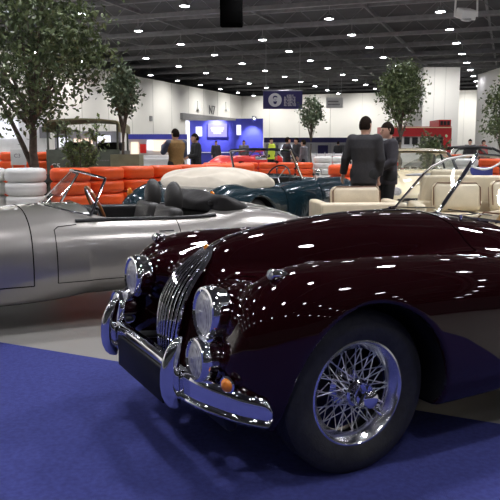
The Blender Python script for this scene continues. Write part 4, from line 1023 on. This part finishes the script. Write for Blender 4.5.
sb = MB().lathe([(0, 0), (.12, 0), (.15, .2), (0, .22)], 16, Matrix.Translation((gx(254, 43.4), 43.4, 3.0)) @ Matrix.Rotation(-.5, 4, 'X')); sb.build('spotlight', M['lampbody'], bt)
def spot(name, loc, target, power, size, blend=.6, col=(1, 1, 1), r=.1):
    l = bpy.data.lights.new(name, 'SPOT'); l.energy = power; l.spot_size = size; l.spot_blend = blend; l.color = col; l.shadow_soft_size = r
    o = bpy.data.objects.new(name, l); C.objects.link(o); o.location = loc; o.rotation_euler = (Vector(target)-Vector(loc)).to_track_quat('-Z', 'Y').to_euler(); return o
spot('booth_spot', (gx(254, 43.2), 43.2, 3.1), (gx(252, 44), 44, 1.6), 260, 1.3, .8, (.7, .75, 1))
spot('booth_sign_spot', (gx(216, 44.6), 44.6, 3.3), (gx(216, 46), 46, 2.3), 300, 1.3, .8, (.75, .75, 1))
# navy hanging banner
bn = stand('hanging_banner', 'navy hanging banner with white round portrait badge and white lettering', 'banner'); D = 50
p0, p1 = at(263, 109, Y=D), at(302.5, 91, Y=D); w_ = p1.x-p0.x; h_ = p1.z-p0.z
MB().box(((p0.x+p1.x)/2, D, (p0.z+p1.z)/2), (w_, .06, h_)).build('panel', M['bannernavy'], bn, False)
MB().tube([(p0.x-.05, D, p1.z+.03), (p1.x+.05, D, p1.z+.03)], .05, 8).build('top_bar', M['steel'], bn)
for x in (p0.x+.2, p1.x-.2): MB().tube([(x, D, p1.z), (x, D, 8.4)], .015, 6).build('cable', M['steel'], bn)
cx_, cz_ = at(275, 100, Y=D).x, (p0.z+p1.z)/2
FT_ = Matrix.Translation((cx_, D-.03, cz_)) @ Matrix.Rotation(PI/2, 4, 'X')
MB().lathe([(0, .02), (.46, .02), (.47, 0)], 32, FT_).build('badge', M['white'], bn)
fc = MB()
fc.add([Vector((cx_+x, D-.055, cz_+z)) for x, z in ((-.16, .18), (-.10, .27), (.02, .30), (.14, .26), (.18, .14), (.13, .17), (.02, .2), (-.09, .16), (-.12, .02))], [tuple(range(9))])
fc.add([Vector((cx_+x, D-.055, cz_+z)) for x, z in ((-.12, -.05), (-.06, -.1), (.06, -.1), (.13, -.05), (.12, -.22), (.02, -.30), (-.1, -.24))], [tuple(range(7))])
for x in (-.055, .065): fc.box((cx_+x, D-.055, cz_+.06), (.07, .01, .025))
fc.box((cx_+.01, D-.055, cz_-.02), (.03, .01, .10))
fc.build('portrait', M['bannernavy'], bn, False)
x0 = at(284, 100, Y=D).x; W_ = at(296, 100, Y=D).x-x0
for (z, n, hh, f) in ((.30, 8, .12, .55), (.12, 8, .20, .95), (-.10, 8, .20, .95), (-.32, 9, .18, 1.0)):
    m = MB(); st0 = x0+(1-f)*W_/2 if f < .9 else x0
    cw = f*W_/n
    for q in range(n):
        xx = st0+(q+.5)*cw; zz_ = cz_+z; s = q % 4
        m.box((xx-cw*.30, D-.035, zz_), (cw*.22, .02, hh))
        if s != 1: m.box((xx, D-.035, zz_+hh*.40), (cw*.6, .02, hh*.2))
        if s != 2: m.box((xx, D-.035, zz_-hh*.40), (cw*.6, .02, hh*.2))
        if s in (0, 3): m.box((xx+cw*.22, D-.035, zz_), (cw*.22, .02, hh))
    m.build('lettering', M['white'], bn, False)
b2 = stand('white_banner', 'pale white banner hanging beyond the sparse tree', 'banner'); D = 74
p0, p1 = at(326, 108, Y=D), at(343, 97.5, Y=D)
MB().box(((p0.x+p1.x)/2, D, (p0.z+p1.z)/2), (p1.x-p0.x, .06, p1.z-p0.z)).build('panel', M['white'], b2, False)
for x in (p0.x+.2, p1.x-.2): MB().tube([(x, D, p1.z), (x, D, 8.4)], .02, 6).build('cable', M['steel'], b2)
for z, f in ((.66, .8), (.36, .9)):
    m = MB(); n = 10
    for q in range(n): m.box((p0.x+.2+(q+.5)*(p1.x-p0.x-.4)/n*f, D-.04, p0.z+z), (.09, .01, .14))
    m.build('lettering', M['greypanel'], b2, False)
# N7 on the left wall; fittings on the wall
wd = Vector((.345, .939, 0)); wn = Vector((.939, -.345, 0)); ang = math.atan2(wd.y, wd.x)
def onwall(u, v, off=.0):
    """point on the left wall face seen at (u, v)"""
    a, b = at(u, v, Y=1.), at(u, v, Y=2.); o = a-(b-a); d = b-a; q = Vector((-1, 93, 0))+wn*(-.05+off); t = (q-o).dot(wn)/d.dot(wn); return o+d*t
nz = onwall(212, 110.5, .06)
t_ = text('N7', 1.45, M['greypanel'], nz, (PI/2, 0, ang), None, 'hall_number', .02); tag(t_, 'grey N7 hall number on the white left wall above the blue booth', 'sign')
def wallbox(u, v, w, h, th, name, mat, lab, cat, grp=None):
    p_ = onwall(u, v, th/2); o = MB().box(p_, (w, th, h), ang).build(name, mat, None, False); return tag(o, lab, cat, grp)
lb = wallbox(213, 119.2, 17, .7, .3, 'doorway_header', M['greypanel'], 'long grey header above the opening behind the blue booth', 'wall panel')
wallbox(151, 118.5, .45, .5, .1, 'wall_sign', M['greypanel'], 'small dark square sign on the left wall above the counters', 'sign')
wallbox(246, 112, 2.2, .9, .06, 'wall_notice', M['offwhite'], 'pale rectangular notice on the wall left of the navy banner', 'sign')
for u, w0 in ((199, 'left'), (227, 'right')):
    L = thing('wall_spotlight', 'small white wall light %s of the N7 number' % w0, 'wall light'); p_ = onwall(u, 110, .2)
    MB().box(p_, (.7, .3, .25), ang, .04).build('lamp_body', M['white'], L); MB().box(p_-wn*.12+Vector((0, 0, .5)), (.12, .12, 1.0), ang).build('bracket', M['white'], L)
# low stands along the left wall
cs = stand('display_stand', 'low lit display stand with coloured panels behind the slim tree', 'stand'); D = 36
bx(128, 0, 182, .95, 34, 34.8, 'counter', M['white'], cs); bx(128, 1.75, 187, 2.0, 36, 36.2, 'fascia', M['boothblue'], cs); bx(128, 0, 187, 1.75, 36.2, 36.4, 'back_panel', M['offwhite'], cs)
for i, (u0, u1, z0, z1, mt) in enumerate(((131, 138, 1.0, 1.6, 'screenwarm'), (140, 146, 1.05, 1.5, 'red_paint'), (147, 153, 1.2, 1.7, 'screenwhite'), (153, 171, 1.15, 1.7, 'screenwarm'), (172, 181, .98, 1.4, 'screenwhite'))):
    bx(u0, z0, u1, z1, 36.02, 36.18, 'display_panel', M[mt], cs)
wp_ = stand('white_counter', 'plain white counter to the right of the olive planter', 'counter'); bx(144, 0, 183, .90, 24, 24.6, 'front_panel', M['white'], wp_); bx(143.5, .90, 183.5, .95, 23.95, 24.65, 'counter_top', M['offwhite'], wp_)
# glowing white stand far left
fs = stand('white_stand', 'bright white lit stand far left behind the leafy tree', 'stand'); bx(-14, 0, 46, 3.2, 44, 44.3, 'back_wall', M['white'], fs); bx(-12, 1.9, 18, 3.0, 43.8, 43.98, 'lit_panel', M['screenwhite'], fs); bx(-10, 0, 44, 1.0, 41, 41.8, 'counter', M['offwhite'], fs)
bx(40, 1.9, 50, 2.6, 43.8, 43.98, 'dark_screen', M['greypanel'], fs)
fs2 = stand('grey_stand', 'grey stand with lit screens seen through the military truck', 'stand'); bx(55, 0, 120, 2.1, 34, 34.3, 'back_wall', M['greypanel'], fs2); bx(58, 1.2, 68, 1.8, 33.8, 33.98, 'lit_panel', M['screenwhite'], fs2); bx(74, 1.25, 92, 1.75, 33.8, 33.98, 'lit_panel', M['screenwarm'], fs2); bx(96, 1.1, 110, 1.9, 33.8, 33.98, 'lit_panel', M['screenwhite'], fs2)
# stands along the back wall
bs = stand('back_stand', 'long stand with dark blue fascia along the back wall', 'stand'); D = 58
bx(264, 1.72, 384, 2.12, 58, 58.3, 'fascia', M['bannernavy'], bs); bx(264, 0, 384, 1.72, 59, 59.2, 'back_panel', M['offwhite'], bs)
for u in (266, 300, 330, 356, 382): bx(u, 0, u+1.2, 1.72, 58, 58.2, 'post', M['steel'], bs)
for u0, u1, mt in ((270, 278, 'greypanel'), (282, 292, 'screenwhite'), (318, 328, 'bannernavy'), (336, 346, 'greypanel'), (360, 372, 'red_paint')): bx(u0, .3, u1, 1.5, 58.8, 58.98, 'display_panel', M[mt], bs)
wb = stand('white_partition', 'low white partition behind the white barrier tyres', 'partition'); bx(311, 0, 348, 1.05, 33, 33.2, 'panel', M['white'], wb)
for u in (316, 325, 334, 343): bx(u, 0, u+.7, 1.12, 32.95, 33.25, 'post', M['steel'], wb)
rb_ = stand('red_cabinet', 'red cabinet at the right end of the white partition', 'cabinet'); bx(334, .0, 350, .98, 30, 30.7, 'cabinet_body', M['red_paint'], rb_); bx(333.6, .98, 350.4, 1.02, 29.95, 30.75, 'cabinet_top', M['offwhite'], rb_); bx(336, .60, 348, .64, 29.96, 30.0, 'handle_rail', M['steel'], rb_)
# red bus
bu = thing('red_bus', 'red vintage bus with raised rear roof behind the cream coupe', 'bus'); D = 40
bx(384, 1.95, 451, 2.50, 40, 42.3, 'upper_body', M['bus_red'], bu); bx(438, 2.50, 450, 2.88, 40.1, 42.2, 'raised_roof', M['bus_red'], bu); bx(386, 1.45, 440, 1.95, 40.15, 42.15, 'window_band', M['offwhite'], bu); bx(443, .55, 451, 1.95, 40, 42.3, 'rear_end', M['bus_red'], bu); bx(384, .5, 443, 1.45, 40, 42.3, 'lower_body', M['offwhite'], bu)
for i in range(7): bx(388+i*8, 1.5, 393.5+i*8, 1.9, 40.08, 40.14, 'window', M['black'], bu)
for i in range(3): bx(439.5+i*3.4, 2.58, 442+i*3.4, 2.80, 40.04, 40.09, 'window', M['black'], bu)
bx(384, 2.42, 451, 2.47, 39.95, 40, 'trim_rail', M['cream_paint'], bu)
for u in (394, 434): plain_wheel(bu, (gx(u, 40), 40.1, .5), .5, .14, M['red_paint'], True)
for u in (394, 434): plain_wheel(bu, (gx(u, 40), 42.2, .5), .5, .14, M['red_paint'], False)
# right side: barrier, rope, table
bb = MB().box((gx(481, 18), 18, .42), (.58, .30, .84), 0, .03).build('blue_barrier', M['bluebarrier'], None, False); tag(bb, 'blue barrier block below the orange tyre near the right edge', 'barrier')
rp = thing('rope_barrier', 'white rope slung between two low posts near the right edge', 'rope barrier')
xa, xb = gx(470, 14.5), gx(505, 14.5)
MB().tube([(xa+(xb-xa)*t, 14.5, 1.0-.16*4*t*(1-t)*.9+.10*t) for t in np.linspace(0, 1, 14)], .022, 8).build('rope', M['rope'], rp)
for x, z in ((xa, 1.02), (xb, 1.12)):
    MB().tube([(x, 14.5, .02), (x, 14.5, z)], .022, 8).lathe([(0, 0), (.16, 0), (.16, .015), (.03, .03), (0, .03)], 20, Matrix.Translation((x, 14.5, 0))).build('post', M['steel'], rp)
cp_ = stand('cream_counter', 'cream counter with orange top line beyond the cream coupe', 'counter'); bx(450, 0, 470, 1.05, 22, 22.8, 'front_panel', M['cream_paint'], cp_); bx(449, 1.05, 472, 1.12, 21.95, 22.85, 'counter_top', M['orangetyre'], cp_)
# pier and right wall
def wallx(name, u0, u1, D, z1, th=1.2): return struct(MB().box(((gx(u0, D)+gx(u1, D))/2, D+th/2, z1/2), (gx(u1, D)-gx(u0, D), th, z1)), name, wallm)
wallx('wall_pier', 421, 457, 60, 7.95, 6); wallx('wall_right', 497, 760, 60, 7.95, 6)
for i, u in enumerate((432, 443)): struct(MB().box((gx(u, 60), 59.99, 4), (.05, .04, 7.9)), 'trim_%d' % (60+i), M['offwhite'])
for i in range(1, 26):
    p_ = Vector((-1, 93, 0))+wd*(-4.1*i)+wn*(-.04); struct(MB().box(p_+Vector((0, 0, 3.95)), (.05, .03, 7.8), ang), 'trim_%d' % (70+i), M['offwhite'])
for i in range(1, 12):
    p_ = Vector((-1, 93, 0))+wn*(4.0*i)-wd*.34; p_ = p_+wd*.0; struct(MB().box(Vector((-1, 93, 0))+wn*(4.0*i-.2)+wd*-.20*0+Vector((0, 0, 3.95))-wd*(.2), (.05, .04, 7.8), ang+PI/2), 'trim_%d' % (100+i), M['offwhite'])
# hanging things at the top
sp_ = thing('hanging_loudspeaker', 'black loudspeaker hanging from the ceiling at the top of the picture', 'loudspeaker'); D = 27
a, b = at(219, 27, Y=D), at(244, -6, Y=D); c = (a+b)/2
MB().box(c, (b.x-a.x-.1, .7, b.z-a.z), 0, .05, .1).build('cabinet', M['gap'], sp_); MB().box(c+Vector((0, -.36, 0)), (b.x-a.x-.25, .03, b.z-a.z-.2), 0, .01, .1).build('grille', M['gap'], sp_)
for x in (-.3, .3): MB().tube([c+Vector((x, 0, .4)), c+Vector((x, 0, 2.6))], .02, 6).build('cable', M['steel'], sp_)
pr = thing('hanging_light_rig', 'white framed stage light hanging at the top right', 'stage light'); D = 27
c = at(466, 14, Y=D)
MB().box(c, (.62, .5, .36), .3, .05, .35).build('lamp_body', M['white'], pr); MB().lathe([(0, 0), (.19, 0), (.20, -.05), (0, -.06)], 20, Matrix.Translation(c+Vector((-.05, -.2, -.2))) @ Matrix.Rotation(.5, 4, 'X')).build('lens', M['steel'], pr)
fm_ = MB()
for dx in (-.42, .42): fm_.tube([c+Vector((dx, 0, -.1)), c+Vector((dx*.95, 0, .55))], .035, 8)
fm_.tube([c+Vector((-.6, 0, .55)), c+Vector((.6, 0, .55))], .05, 8); fm_.build('yoke', M['white'], pr)
MB().tube([c+Vector((0, 0, .55)), c+Vector((0, 0, 2.4))], .03, 6).build('stem', M['steel'], pr)
# extra beams nearest the camera: pale duct under the roof
# ================================================================== light
w = bpy.data.worlds.new('hall_air'); sc.world = w; w.use_nodes = True
w.node_tree.nodes['Background'].inputs[0].default_value = (.55, .57, .62, 1); w.node_tree.nodes['Background'].inputs[1].default_value = .02
for i in range(11):        # wall-washing lamps aimed at the left and back walls
    q = Vector((-1, 93, 0))+wd*(-6-8.2*i)+wn*4.2; spot('wall_washer', q+Vector((0, 0, 7.4)), q-wn*4.2+Vector((0, 0, 3.2)), 380, 2.1, 1., (1, .97, .90), .15)
for i in range(9):
    q = Vector((-1, 93, 0))+wn*(4+6.*i)-wd*4.4; spot('wall_washer', q+Vector((0, 0, 7.4)), q+wd*4.4+Vector((0, 0, 3.2)), 380, 2.1, 1., (1, .97, .90), .15)
for u in (432, 447): spot('wall_washer', (gx(u, 55.5), 55.5, 7.4), (gx(u, 60), 60, 3.2), 220, 2.1, 1., (1, .98, .94), .15)
for p_ in LAMPS:           # each lamp over the middle of the hall throws its light downwards
    if p_.y > -9 and p_.length < 46:
        d_ = (p_-Vector((5, 11, LZ))).length
        spot('lamp_throw', p_+Vector((0, 0, -.06)), p_+Vector((0, 0, -5)), 720 if d_ < 4.5 else (380 if p_.y > 6.5 else 210), 2.0, .7, (.95, .95, 1), .28)
sc.view_settings.exposure = 1.55
